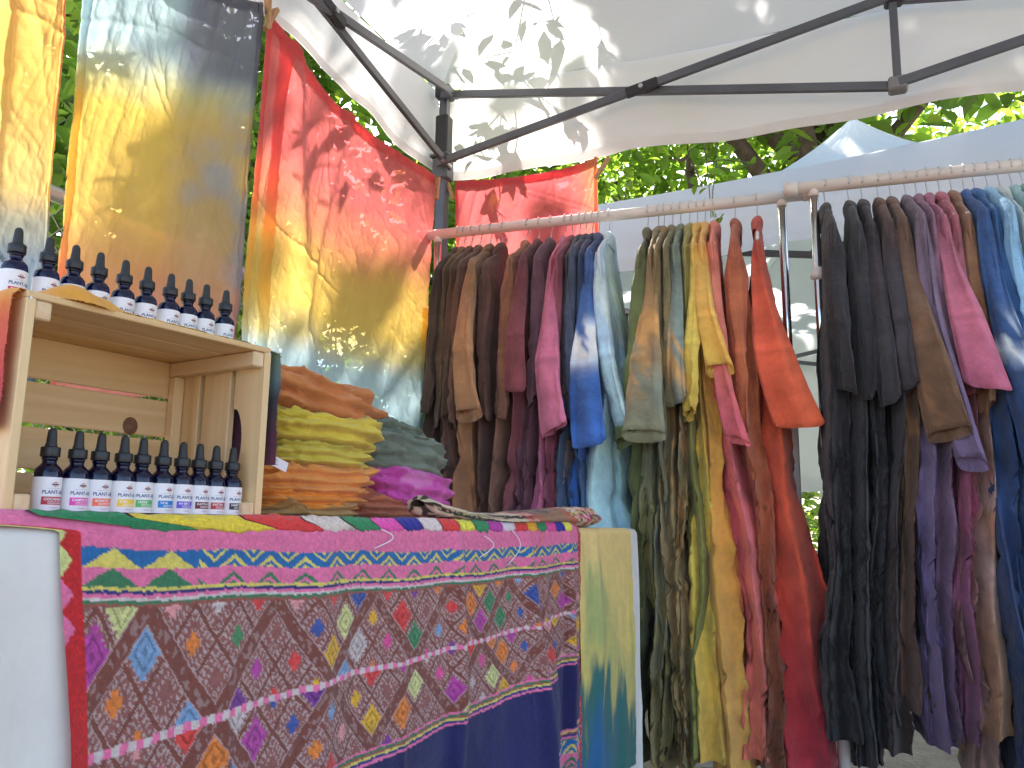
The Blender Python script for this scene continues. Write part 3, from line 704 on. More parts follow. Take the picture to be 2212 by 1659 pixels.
def silk(label, px, plane_, dye, seed, nu=150, nv=190, wr=.010, hem=None, flaps=(), off=0.0, drape=None):
    p0, n = plane_
    G = coons(*px, nu, nv); Q = np.zeros((nv, nu, 3)); u, v = G[..., 0], G[..., 1]
    dirs = np.stack([ray(a, b) for a, b in zip(u.ravel(), v.ravel())])
    t = ((p0-EYE) @ n)/(dirs @ n); Q = (EYE + dirs*t[:, None]).reshape(nv, nu, 3)
    a = np.linspace(0, 1, nu)[None, :]; b = np.linspace(0, 1, nv)[:, None]
    W = np.linalg.norm(Q[0, -1]-Q[0, 0]); H = np.linalg.norm(Q[-1, nu//2]-Q[0, nu//2])
    x, y = a*W+0*b, b*H+0*a
    dsp = wr*(1.1*(ridge(x*5+y*1.6, y*1.8-x*1.2, seed, 2)-.35) + .55*(ridge(x*15+y*9, y*5-x*5, seed+3, 3)-.35) + .32*(ridge(x*40+y*16, y*16-x*12, seed+5, 3)-.35) + 2.0*(fbm(x*2.2, y*.8, seed+7, 2)-.5))
    gc = np.random.default_rng(seed+77)                  # long sharp creases left from folding
    for q_ in range(15):
        x0_, y0_, an = gc.random()*W, gc.random()*H, gc.normal()*.35 + (.5*math.pi if q_ % 4 else .25)
        dl = (x-x0_)*math.sin(an)-(y-y0_)*math.cos(an) + .012*(fbm(x*6, y*6, seed+q_, 2)-.5); al = (x-x0_)*math.cos(an)+(y-y0_)*math.sin(an)
        dsp = dsp + (.0045+.004*gc.random())*np.exp(-np.abs(dl)/.006)*np.exp(-(al/(.12+.22*gc.random()))**2)
    if drape is not None: dsp = dsp + drape(a+0*b, b+0*a, x, y)
    Q = Q - n*(dsp[..., None]+off)
    dens = (a+0*b, b+0*a, x, y)
    col = .84*dye(*dens)**.72 + .085
    o0 = (Q[0, 0]+Q[0, -1])/2
    root = empty('silk_scarf', tuple(o0)); tag(root, label, 'silk cloth', 'dyed silks hung along the tent walls')
    grid_obj('cloth', Q-o0, M['silk'], root, colors=col)
    if hem:
        k = max(3, int(hem/H*nv)); m_ = np.linspace(0, 1, k)[:, None, None]
        R_ = Q[:k] + n*(.003+.005*np.sin(np.pi*m_)); grid_obj('hem', R_-o0, M['silk'], root, colors=col[:k])
    for (u0, u1, v0, v1, lab) in flaps:
        i0, i1, j0, j1 = int(u0*(nu-1)), int(u1*(nu-1)), int(v0*(nv-1)), int(v1*(nv-1))
        R_ = Q[j0:j1+1, i0:i1+1] - n*(.004+.004*np.sin(np.linspace(0, np.pi, i1-i0+1))[None, :, None]); grid_obj(lab, R_-o0, M['silk'], root, colors=col[j0:j1+1, i0:i1+1])
    return root
LW = (C0 - N2*.015, N2)
K = lambda *c: lin(c)
def dye3(a, b, x, y):
    w = b + .10*(fbm(x*3, y*2.5, 1, 4)-.5) + .05*(a-.5)
    c = stops(w, [(0, K(222, 52, 50)), (.22, K(232, 66, 60)), (.34, K(240, 104, 48)), (.44, K(246, 170, 36)), (.58, K(244, 188, 40)), (.66, K(220, 200, 110)), (.72, K(170, 208, 218)), (.86, K(160, 206, 226)), (.94, K(176, 170, 204)), (1, K(160, 170, 140))])
    edge = sm(.93, .99, a)*sm(.55, .68, b)
    return mixc(c, K(60, 70, 40), edge*.85)
silk('tall red to yellow to pale blue silk pinned beside the corner leg',
     ([(578, 22), (640, 110), (720, 215), (800, 285), (870, 335), (943, 380)], [(515, 1010), (700, 1030), (905, 1040)],
      [(578, 22), (562, 190), (545, 420), (527, 640), (515, 1010)], [(943, 380), (930, 560), (918, 760), (905, 1040)]), LW, dye3, 101, nu=210, nv=260, hem=.055,
     flaps=[(.0, .05, .0, 1, 'folded_edge'), (.11, .17, .03, .75, 'folded_strip'), (.96, 1., .45, 1., 'rolled_edge')],
     drape=lambda a, b, x, y: .02*np.exp(-((a-.2-.25*b)/.05)**2) + .018*np.exp(-((a-.55+.35*b)/.03)**2))
def dye_shade2(a, b, x, y):
    n_ = fbm(x*3, y*3, 11, 4)-.5
    w = b + .16*n_ + .06*(.5-a)
    c = stops(w, [(0, K(150, 185, 195)), (.17, K(158, 190, 196)), (.25, K(206, 190, 96)), (.31, K(246, 188, 34)), (.55, K(238, 172, 40)), (.66, K(240, 140, 60)), (.76, K(240, 112, 84)), (1, K(240, 104, 84))])
    c = mixc(c, K(66, 62, 84), np.clip(sm(.42, .62, a+.25*n_)*sm(.27, .12, b+.35*n_-.10*(a-.7)), 0, 1)*.92)
    c = mixc(c, K(56, 50, 60), sm(.965, .985, a))
    c = mixc(c, K(150, 120, 76), sm(.45, .75, a)*sm(.2, .4, b)*sm(1.0, .6, b)*.62)  # shade on the unlit right half, painted in as a darker tan
    c = mixc(c, K(112, 136, 160), sm(.48, .78, fbm(x*5, y*7, 77, 3))*sm(.45, .7, a)*.6)  # sky light seen through the silk, painted on as soft bluish spots
    return c
silk('wide silk fading from blue-grey and plum through yellow to coral',
     ([(182, -70), (300, -66), (420, -40), (566, 8)], [(98, 850), (240, 860), (380, 850), (492, 850)],
      [(182, -70), (165, 110), (135, 420), (98, 850)], [(566, 8), (548, 260), (520, 560), (492, 850)]), LW, dye_shade2, 140, nu=170, nv=220, hem=.05,
     flaps=[(0, .06, 0, 1, 'folded_edge'), (.96, 1, 0, 1, 'side_hem')],
     drape=lambda a, b, x, y: .016*sm(.75, .05, b)*(ridge(a*7+b*2.5, b*.5, 8, 2)-.3) + .02*np.exp(-((a-.6+.1*b)/.04)**2)*b)
def dye1(a, b, x, y):
    w = b + .14*(fbm(x*3, y*3, 21, 4)-.5)
    c = stops(w, [(0, K(240, 150, 40)), (.3, K(246, 176, 40)), (.52, K(232, 176, 70)), (.60, K(130, 124, 96)), (.70, K(62, 84, 106)), (1, K(58, 78, 104))])
    return mixc(c, K(196, 70, 40), sm(.955, .975, a)*sm(.5, .3, b)*.9)
silk('amber silk at the far left turning slate blue at its foot',
     ([(-190, -110), (-60, -90), (142, -60)], [(-210, 840), (-80, 840), (72, 830)], [(-190, -110), (-200, 400), (-210, 840)], [(142, -60), (126, 190), (104, 420), (72, 830)]),
     LW, dye1, 170, nu=130, nv=180, hem=.05, flaps=[(.955, 1, 0, 1, 'side_hem')],
     drape=lambda a, b, x, y: .02*np.exp(-((a-.62+.12*b)/.05)**2))
def dye4(a, b, x, y):
    w = b + .2*(fbm(x*4, y*3, 31, 3)-.5)
    c = stops(w, [(0, K(214, 36, 44)), (.3, K(236, 62, 62)), (.6, K(244, 92, 70)), (1, K(246, 120, 70))])
    return mixc(c, K(232, 150, 70), sm(.8, 1.0, a)*sm(.5, .1, b)*.6)
silk('small coral red silk pinned on the back wall behind the brown clothes',
     ([(984, 392), (1060, 388), (1150, 378), (1230, 362), (1291, 340)], [(1000, 850), (1150, 850), (1310, 850)], [(984, 392), (990, 600), (1000, 850)], [(1291, 340), (1296, 560), (1310, 850)]),
     (C0+N1*.03, N1), dye4, 190, nu=130, nv=160, wr=.006, hem=.05, flaps=[(0, .035, 0, 1, 'side_hem'), (.965, 1, 0, 1, 'side_hem')])
# clothes pegs
def peg(label, u, v, plane_, tilt, L=.075, toward=.012):
    p0, n = plane_; q = hit(u, v, p0, n) - n*toward
    root = empty('clothes_peg', tuple(q)); tag(root, label, 'clothes peg', 'wooden pegs holding the silks')
    h = np.cross(n, V(0, 0, 1)); h /= np.linalg.norm(h)
    ax = h*math.sin(tilt) + V(0, 0, 1)*math.cos(tilt); sd = np.cross(ax, n)
    for s in (-1, 1):
        t = np.linspace(-.5, .5, 7); prof = []
        for k in t: prof.append((k*L, s*(.0025 + .0042*abs(k+.12)), .0040 - .0012*max(0, -k*2)))
        m = MB(); P = np.array([ax*a + n*b for a, b, _ in prof])
        vv = []
        for (a, b, w) in prof:
            c = ax*a + n*b
            vv += [c+sd*.0052-n*w, c+sd*.0052+n*w, c-sd*.0052+n*w, c-sd*.0052-n*w]
        f = [[k*4+j, k*4+(j+1) % 4, k*4+4+(j+1) % 4, k*4+4+j] for k in range(6) for j in range(4)]+[[0, 1, 2, 3], [27, 26, 25, 24]]
        m.add(vv, f); m.build('wooden_jaw', M['peg'], root)
    m = MB(); m.tube([sd*-.0075, sd*.0075], .0042, 10); m.build('spring', M['bolt'], root)
peg('wooden peg at the top left corner of the tall red silk', 577, 44, LW, .42, .085)
peg('wooden peg between the plum corner and the red silk', 571, 30, LW, -.12, .085)
peg('wooden peg pinning the tall red silk to the corner leg', 938, 408, LW, .05, .085)
peg('wooden peg at the left corner of the small coral silk', 975, 412, (C0+N1*.02, N1), -.38, .085)
peg('wooden peg at the right corner of the small coral silk', 1303, 366, (C0+N1*.02, N1), .62, .085)

# ================================================================== RACKS
RA = 0.3366
R1 = V(math.cos(RA), -math.sin(RA), 0); RB = V(math.sin(RA), math.cos(RA), 0)      # along the bar, away from the camera
ZB1 = CAMZ + 1.006
def clothes_rack(label, A_, B_, poles, r=.0180, z=None, sleeve_z=None):
    A_ = np.asarray(A_, float); B_ = np.asarray(B_, float); d = (B_-A_)/np.linalg.norm(B_-A_); n = V(-d[1], d[0], 0)
    base = V(A_[0], A_[1], 0); root = empty('clothes_rack', tuple(base)); tag(root, label, 'clothes rack')
    o = lambda P: np.asarray(P) - base
    m = MB(); m.tube([o(A_+d*.03), o(B_)], r, 20); m.build('hanging_rail', M['rail'], root, smooth=True)
    for e, s in ((A_, 1), (B_, -1)):
        m = MB(); m.tube([o(e-d*.006*s), o(e+d*.034*s)], r*1.14, 20); m.build('rail_end_cap', M['rail'], root, smooth=True)
    for P in poles:
        P = np.asarray(P, float); zb = P[2]
        m = MB(); m.tube([o(V(P[0], P[1], zb-.75)), o(V(P[0], P[1], zb-.008))], .0125, 18); m.build('chrome_pole', M['chrome'], root, smooth=True)
        m = MB(); m.tube([o(V(P[0], P[1], zb-.030)), o(V(P[0], P[1], zb-.004))], .0145, 18); m.build('socket', M['rail'], root, smooth=True)
        if sleeve_z:
            m = MB(); m.lathe([(.013, 0), (.021, .004), (.021, .018), (.017, .022), (.0165, .034), (.013, .036)], 20, o(V(P[0], P[1], sleeve_z[0]))); m.build('height_collar', M['white_plastic'], root, smooth=True)
        zt = sleeve_z[1] if sleeve_z else zb-.42
        m = MB(); m.lathe([(.0, .10), (.0168, .10), (.0168, zt-.03), (.0150, zt-.004), (.0128, zt), (0, zt)], 20, o(V(P[0], P[1], 0))); m.build('lower_pole', M['white_plastic'], root, smooth=True)
        m = MB(); m.bar(o(V(P[0], P[1], .09)-n*.24), o(V(P[0], P[1], .09)+n*.24), .03, .03, ch=.004); m.build('foot_bar', M['white_plastic'], root)
        for s in (-1, 1):
            c = o(V(P[0], P[1], 0)+n*.22*s)
            m = MB(); m.tube([c+d*-.011+V(0, 0, .028), c+d*.011+V(0, 0, .028)], .028, 18); m.build('caster_wheel', M['white_plastic'], root, smooth=True)
            m = MB(); m.box(c+V(0, 0, .062), (.026, .026, .03), ch=.003); m.build('caster_fork', M['bolt'], root)
    P0, P1 = poles[0], poles[-1]
    m = MB(); m.bar(o(V(P0[0], P0[1], .12)), o(V(P1[0], P1[1], .12)), .022, .022, ch=.003); m.build('lower_rail', M['white_plastic'], root)
    return root
a1 = hit_z(897, 512, ZB1); b1 = hit_z(1760, 418, ZB1)
R1 = (b1-a1); L1 = np.linalg.norm(R1); R1 /= L1; RB = V(-R1[1], R1[0], 0)
pole_a = hit(946, 520, a1, RB); pole_b = hit(1688, 430, a1, RB); pole_a[2] = pole_b[2] = ZB1
ZB2 = CAMZ + 1.000
a2 = hit_z(1697, 410, ZB2); b2 = hit_z(2260, 352, ZB2)
R2 = (b2-a2); L2 = np.linalg.norm(R2); R2 /= L2; RB2 = V(-R2[1], R2[0], 0)
pole_c = hit(1757, 410, a2, RB2); pole_c[2] = ZB2
b2 = a2 + R2*1.35
pole_d = b2 - R2*.07
zc1 = hit(1768, 604, pole_c, RB2)[2]; zc2 = hit(1783, 765, pole_c, RB2)[2]
print('rack1', a1, b1, L1, 'rack2', a2, b2, L2, 'pole', pole_c, zc1, zc2)
clothes_rack('white and chrome clothes rack at the back carrying brown, blue, green, yellow and red garments', a1, b1, [pole_a, pole_b], sleeve_z=(hit(945, 818, pole_a, RB)[2], hit(945, 815, pole_a, RB)[2]))
clothes_rack('white and chrome clothes rack at the right carrying black, purple and blue garments', a2, b2, [pole_c, pole_d], sleeve_z=(zc1, zc2))

# ================================================================== GARMENTS
def hanger(P, d, n, label, r):
    root = empty('clothes_hanger', tuple(P)); tag(root, label, 'hanger', 'wire hooked hangers on the two racks')
    rot = np.stack([d, n, V(0, 0, 1)], 1)
    th = np.linspace(math.radians(215), math.radians(-62), 15); R_ = r+.0028
    hook = [(0, R_*math.cos(t), R_*math.sin(t)) for t in th]
    hook = hook[::-1]
    path = [(0, R_*math.cos(t), R_*math.sin(t)) for t in np.linspace(math.radians(205), math.radians(-48), 15)]
    path += [(0, .006, -R_-.010), (0, .0, -R_-.022), (0, 0, -.097)]
    m = MB(); m.tube(np.array(path) @ rot.T, .0019, 8); m.build('hook', M['wire'], root, smooth=True)
    arm = [(0, -.155, -.168), (0, -.11, -.135), (0, -.05, -.100), (0, 0, -.082), (0, .05, -.100), (0, .11, -.135), (0, .155, -.168)]
    m = MB(); m.tube((np.array(arm)-V(0, 0, .014)) @ rot.T, .005, 8); m.build('shoulder_bar', M['white_plastic'], root, smooth=True)
    return root
def loft(z, cy, cx, w, h, seed, nth=44, fold=.25, kf=5, sway=.010, ph=0.0, lump=.0, flute=.0):
    """closed rings down z; w half width across (y), h half thickness along the bar (x)"""
    nz = len(z); th = np.arange(nth)/nth*2*math.pi
    c, s = np.cos(th), np.sin(th)
    ex = 2.6
    y0 = np.sign(s)*np.abs(s)**(2/ex); x0 = np.sign(c)*np.abs(c)**(2/2.0)
    Z = z[:, None]+0*th
    yy = cy[:, None]+w[:, None]*y0
    f = 1 + fold*np.sin(kf*th*1.0 + ph + 3*fbm(Z*2.2, th*.0+seed, seed, 2))*sm(.0, .25, (z[0]-Z))
    xx = cx[:, None] + h[:, None]*x0*f
    xx = xx + sway*2*(fbm(yy*7+seed*.37, Z*2.6, seed+1, 3)-.5)*sm(.10, .38, (z[0]-Z))
    xx = xx + (np.asarray(lump).reshape(-1, 1))*(ridge(yy*18+Z*6, Z*9-yy*5, seed+2, 3)-.4)
    edge = (np.abs(y0) > .55)*sm(.08, .38, (z[0]-Z))
    yy = yy + np.sign(y0)*edge*flute*(1-2*np.abs(np.cos(np.clip(xx-cx[:, None], -.2, .2)/np.maximum(h[:, None], .01)*(1.7+1.0*noise2(Z*.8, Z*0+seed, seed+8)) + ph + 2.5*fbm(Z*.9, Z*0+seed, seed+12, 2))))
    yy = yy + .022*(fbm(Z*3.2, th*.0+1.7, seed+4, 3)-.5)*np.sign(s)*sm(0, .25, (z[0]-Z))
    return np.stack([xx, yy, Z], -1)
def cap(P):
    return P
def garment(i, P, d, n, label, L, st, r, hl, hr, sl=None, group=None, y0=0.0, w=.19, seed=0, patch=None, lowx=0.0, lowh=.03):
    """one hanging jumpsuit; hl/hr free half thickness to the left and right of the hook"""
    g = np.random.default_rng(seed*7+3)
    P = np.asarray(P, float) - V(0, 0, .012)
    root = empty('hanging_jumpsuit', tuple(P)); tag(root, label, 'jumpsuit', group)
    rot = np.stack([d, n, V(0, 0, 1)], 1)
    hh = (hl+hr)/2; cxo = (hr-hl)/2
    def dye(Q, shade=1.0):
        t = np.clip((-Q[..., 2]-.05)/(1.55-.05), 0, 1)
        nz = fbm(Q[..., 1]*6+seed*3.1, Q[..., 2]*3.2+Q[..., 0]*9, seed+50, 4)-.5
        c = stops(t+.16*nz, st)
        nz2 = fbm(Q[..., 1]*13+seed, Q[..., 2]*7+Q[..., 0]*20, seed+60, 4)
        c = c*(1+.42*(nz2-.5))[..., None]
        if patch:
            for (pt, pr, pc, pa) in patch:
                k = np.exp(-(((t-pt)/pr)**2)**2)*sm(.42, .60, fbm(Q[..., 1]*22+seed*5, Q[..., 2]*16+Q[..., 0]*30, seed+71, 4)); c = mixc(c, pc, np.clip(k*pa, 0, 1))
        return np.clip(c*1.42*.92 + c.mean(-1, keepdims=True)*1.42*.08 + .004, 0, .85)
    def put(name, Q, closed=True, fac=None):
        col = dye(Q) if fac is None else dye(Q)*fac[:, None, None]
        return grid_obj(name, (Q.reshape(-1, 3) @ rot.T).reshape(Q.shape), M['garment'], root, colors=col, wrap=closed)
    # rolled collar around the hook
    z = np.array([-.044, -.047, -.054, -.062, -.071, -.082, -.096, -.112]); k = len(z)
    cw = np.array([.002, .012, .026, .038, .048, .060, .072, .085]); ch = np.array([.002, .008, .013, .017, .018, .016, .013, .010])
    Q = loft(z, np.linspace(-.008, 0, k), np.linspace(-.004, .006, k)*(1 if g.random() < .6 else -1), cw, ch, seed+5, 36, .30, 5, 0, lump=.003, flute=.004); q0 = Q[:1]*.02+Q[:1].mean(1, keepdims=True)*.98; q0[..., 2] += .002; put('collar', np.concatenate([q0, Q]))
    # body: shoulders, trunk and the trouser leg towards the viewer, one piece
    zc = -(.50+.05*g.random())*L; Le = L*(1-.03*g.random())
    z = np.concatenate([np.linspace(-.076, -.185, 10), np.linspace(-.20, -Le, 62)]); k = len(z); dz = -z
    w_ = np.interp(dz, [.076, .09, .12, .150, .180, .27, .45, -zc, -zc+.22, Le], [.012, .070, .115, w*.84, w, w*.98, w*.93, w*1.04, w*.66, w*.50])
    cyl = np.interp(dz, [0, -zc, -zc+.22, Le], [y0, y0, y0-w*.36, y0-w*.46])
    grow = sm(.09, .50, dz); low = sm(.40, 1.05, dz)
    h2 = lowh
    base_h = max(hh*1.15, .015)*(1-low) + max(h2, .018)*low
    h_ = .013 + (base_h-.013)*grow
    h_ = h_*(1 + .95*(fbm(dz*3.2+seed*1.7, dz*0+seed, seed+44, 2)-.5)*low)
    cx_ = cxo*grow*(1-low) + (lowx-0)*low*(.55+.45*sm(.8, 1.45, dz)) + .075*(fbm(dz*3.0+seed*.7, dz*0+3.3, seed+9, 2)-.5)*low
    Q = loft(z, cyl, cx_, w_, h_, seed, 84, .22, int(g.integers(3, 6)), .022, g.random()*6, lump=.006+.018*low, flute=.030)
    q0 = Q[:1]*.02+Q[:1].mean(1, keepdims=True)*.98; q0[..., 2] += .010; Q = np.concatenate([q0, Q])
    put('body', Q)
    z = np.linspace(zc-.02, -L*(1-.05*g.random()), 26); k = len(z); tt = (z[0]-z)/(z[0]-z[-1]); low = sm(.45, 1.0, -z)
    Q = loft(z, y0+w*(.46-.08*tt), lowx*(.7+.3*tt) + .03*(fbm(tt*2.2, tt*0+seed, seed+19, 2)-.5)*tt, w*np.interp(tt, [0, .2, 1], [.2, .48, .44]), max(h2*.9, .018)*np.interp(tt, [0, .2, 1], [.3, 1, .9]), seed+21, 40, .3, 4, .016, g.random()*6, lump=.012, flute=.012)
    put('trouser_leg', Q)
    # sleeves: (length, end offset along the bar, half width, twist, how far towards the viewer)
    for s in (-1, 1):
        if s > 0 and i % 2: continue
        if s < 0 and sl: ln, dx, hw, tw, dy = sl; hw *= .74; ln *= 1.28
        else: ln, dx, hw, tw, dy = .50+.10*g.random(), cxo*.8, .050, .30, .0
        k = 34; t = np.linspace(0, 1, k)
        cen = np.stack([dx*t**2.3+cxo*.5*t, y0+s*(w-.035 + (dy+.03)*sm(0, .8, t)), -.165 - ln*t*.93], 1)
        th = np.arange(36)/36*2*math.pi
        wid = np.interp(t, [0, .08, .32, .60, 1], [.012, .019, max(.022, .42*hw), .72*hw, .97*hw]); thk = np.interp(t, [0, .2, .7, 1], [.010, max(.012, hh*.8), .014, .011])
        for (p_, amp) in ((.60, .0030), (.93, .0030)): thk = thk + amp*np.exp(-((t-p_)/.018)**2)
        a = tw + .25*np.sin(t*3+seed)
        seamline = 1+.16*np.exp(-((t-.60)/.016)**2)+.14*np.exp(-((t-.955)/.014)**2)-.14*np.exp(-((t-.635)/.014)**2)
        e1 = np.stack([np.sin(a), -np.cos(a)*1.0, 0*a], 1); e2 = np.stack([np.cos(a), np.sin(a), 0*a], 1)
        # e1: direction of the flat width (0 = towards the viewer, pi/2 = along the bar)
        fold = 1+.55*np.sin(5*th[None, :]+seed+2.5*t[:, None])*(.35+.65*t[:, None])
        R_ = cen[:, None]+e1[:, None]*(wid[:, None]*np.sign(np.cos(th))*np.abs(np.cos(th))**.62)[..., None]+e2[:, None]*(thk[:, None]*np.sign(np.sin(th))*np.abs(np.sin(th))**1.35*fold)[..., None]
        R_ = R_ + e2[:, None]*(.012*(ridge(R_[..., 0]*12+R_[..., 2]*5, R_[..., 2]*9+R_[..., 0]*7, seed+33, 3)-.35)*sm(.3, .7, t)[:, None])[..., None]
        wc = np.cos(th)[None, :]*wid[:, None]
        R_ = R_ + e2[:, None]*(.013*(ridge(wc*26+seed+t[:, None]*.5, t[:, None]*1.0+0*wc, seed+38, 2)-.4)*sm(.0, .25, t)[:, None])[..., None]
        R_[..., 2] += (.018*np.sin(th+seed))[None, :]*t[:, None]**3
        # turn the hem inwards so that the sleeve has an opening
        inn = R_[-1:]*.75+cen[-1]*.25; inn[..., 2] += .02
        tp_ = R_[:1]*.02+R_[:1].mean(1, keepdims=True)*.98; tp_[..., 2] += .004; put('sleeve', np.concatenate([tp_, R_, R_[-1:], inn]), fac=np.concatenate([[1], seamline, [1, .8]]))
    return root
def G(*c): return lin(c)
# full-size pixel of the hook, colours from shoulder to hem, label, sleeve (length, offset, half width, twist, forward), patches
BR, BR2, TAN, PLUM = (84, 60, 46), (104, 72, 54), (146, 106, 72), (92, 52, 60)
R1G = [
 (1719, [(0, G(60, 46, 38)), (.5, G(66, 50, 40)), (1, G(50, 38, 32))], 'darkest brown jumpsuit at the far end of the back rack beside the pole', None, None),
 (1741, [(0, G(92, 72, 44)), (.4, G(84, 64, 44)), (1, G(64, 48, 38))], 'olive brown jumpsuit with yellowish edges, second from the far end of the back rack', None, None),
 (1770, [(0, G(84, 62, 46)), (1, G(66, 50, 40))], 'dark cocoa jumpsuit hanging before the coral silk between olive brown and chestnut ones', None, None),
 (1803, [(0, G(92, 64, 52)), (.5, G(98, 66, 52)), (1, G(80, 56, 46))], 'chestnut brown jumpsuit just left of the one with the tan sleeve', None, None),
 (1841, [(0, G(116, 86, 60)), (.3, G(156, 112, 74)), (.6, G(140, 98, 66)), (1, G(100, 72, 54))], 'tan brown jumpsuit whose wide short sleeve hangs forward over the brown clothes', (.43, .045, .085, 1.15, .08), None),
 (1885, [(0, G(88, 56, 50)), (.5, G(100, 70, 58)), (1, G(110, 82, 70))], 'plum brown jumpsuit with a bare gap to its right showing the coral silk', None, None),
 (1977, [(0, G(150, 96, 72)), (.2, G(128, 84, 60)), (.6, G(112, 80, 64)), (1, G(106, 84, 74))], 'two-toned caramel brown jumpsuit alone to the right of the gap in the brown clothes', None, None),
 (2022, [(0, G(96, 50, 54)), (.4, G(122, 58, 66)), (1, G(98, 66, 62))], 'maroon jumpsuit with a short wine red sleeve left of the mauve pink one', (.36, .012, .055, 1.1, .06), None),
 (2067, [(0, G(92, 62, 74)), (.5, G(104, 66, 78)), (1, G(92, 62, 66))], 'dusky purple jumpsuit squeezed behind the wine red sleeve', None, None),
 (2120, [(0, G(176, 92, 116)), (.3, G(186, 98, 128)), (.6, G(190, 104, 138)), (1, G(150, 80, 104))], 'mauve pink jumpsuit with a flaring short sleeve on the back rack', (.47, .040, .080, 1.15, .09), None),
 (2145, [(0, G(132, 66, 80)), (1, G(140, 74, 94))], 'dark rose jumpsuit half hidden behind the mauve pink sleeve', None, None),
 (2174, [(0, G(66, 66, 70)), (.3, G(72, 78, 86)), (.45, G(158, 124, 94)), (.6, G(60, 84, 110)), (1, G(50, 74, 104))], 'slate jumpsuit with a bleached tan spot left of the indigo sleeve', None, [(.52, .10, G(190, 140, 110), .9)]),
 (2197, [(0, G(64, 68, 84)), (.5, G(58, 78, 106)), (1, G(48, 72, 102))], 'grey navy jumpsuit right of the slate one with the tan spot', None, None),
 (2222, [(0, G(52, 58, 86)), (.5, G(50, 84, 124)), (1, G(52, 88, 124))], 'deep navy jumpsuit directly left of the white-splashed indigo one', None, None),
 (2247, [(0, G(58, 70, 108)), (.25, G(56, 98, 158)), (.5, G(44, 92, 168)), (1, G(100, 152, 190))], 'indigo blue jumpsuit with white tie-dye splashes on its wide sleeve', (.50, .025, .080, 1.2, .08), [(.28, .05, G(222, 230, 238), .85)]),
 (2285, [(0, G(170, 190, 206)), (.2, G(186, 204, 216)), (.45, G(160, 196, 222)), (.8, G(142, 186, 218)), (1, G(70, 116, 156))], 'long pale sky blue jumpsuit at the right end of the blue clothes', (.46, .075, .050, .9, .04), [(.2, .14, G(120, 160, 190), .5)]),
 (2429, [(0, G(92, 92, 62)), (.3, G(96, 112, 62)), (.6, G(90, 98, 48)), (1, G(80, 84, 44))], 'moss green jumpsuit that starts the green and yellow run of the back rack', (.50, -.035, .070, .95, .05), None),
 (2468, [(0, G(120, 112, 88)), (.25, G(150, 116, 70)), (.36, G(124, 132, 116)), (.6, G(126, 118, 68)), (1, G(122, 112, 60))], 'grey green jumpsuit with a broad seamed khaki sleeve', (.49, -.012, .092, 1.3, .10), [(.3, .10, G(196, 146, 78), .8)]),
 (2490, [(0, G(128, 104, 66)), (.5, G(112, 108, 70)), (1, G(128, 112, 60))], 'khaki tan jumpsuit tucked behind the broad seamed sleeve', None, [(.6, .3, G(96, 112, 104), .6)]),
 (2521, [(0, G(110, 100, 64)), (.4, G(124, 118, 88)), (1, G(140, 110, 54))], 'blotched olive and ochre jumpsuit left of the slate green one', None, [(.45, .2, G(170, 128, 66), .8)]),
 (2551, [(0, G(104, 112, 92)), (.3, G(112, 130, 124)), (.6, G(140, 120, 70)), (1, G(118, 104, 52))], 'slate green jumpsuit spotted with apricot blotches', (.40, .010, .045, .8, .05), [(.32, .06, G(206, 158, 90), .9), (.6, .2, G(190, 138, 80), .7)]),
 (2585, [(0, G(140, 130, 66)), (.5, G(128, 126, 52)), (1, G(116, 122, 44))], 'olive mustard jumpsuit left of the bright yellow one', None, None),
 (2614, [(0, G(198, 160, 76)), (.3, G(226, 178, 66)), (.6, G(224, 176, 52)), (1, G(206, 164, 60))], 'bright mustard yellow jumpsuit in the middle of the back rack', (.44, -.010, .040, .6, .06), None),
 (2643, [(0, G(210, 158, 76)), (.3, G(222, 160, 58)), (.6, G(206, 146, 40)), (1, G(196, 150, 64))], 'golden orange jumpsuit with a crumpled bent sleeve', (.34, .045, .062, 1.1, .06), None),
 (2677, [(0, G(196, 112, 92)), (.3, G(212, 114, 96)), (.45, G(212, 92, 104)), (1, G(206, 104, 78))], 'coral pink jumpsuit between the golden and the rust ones', (.50, .050, .052, .95, .05), None),
 (2755, [(0, G(150, 78, 54)), (.3, G(176, 96, 56)), (.6, G(168, 84, 46)), (1, G(118, 66, 36))], 'rust brown jumpsuit with an open collar left of the red-orange one', None, None),
 (2837, [(0, G(166, 66, 56)), (.2, G(200, 82, 54)), (.5, G(212, 82, 38)), (.75, G(210, 72, 42)), (1, G(178, 40, 56))], 'large red-orange jumpsuit at the right end of the back rack, sleeve sticking out', (.46, .085, .095, 1.2, .06), None),
]
CH = (52, 50, 54)
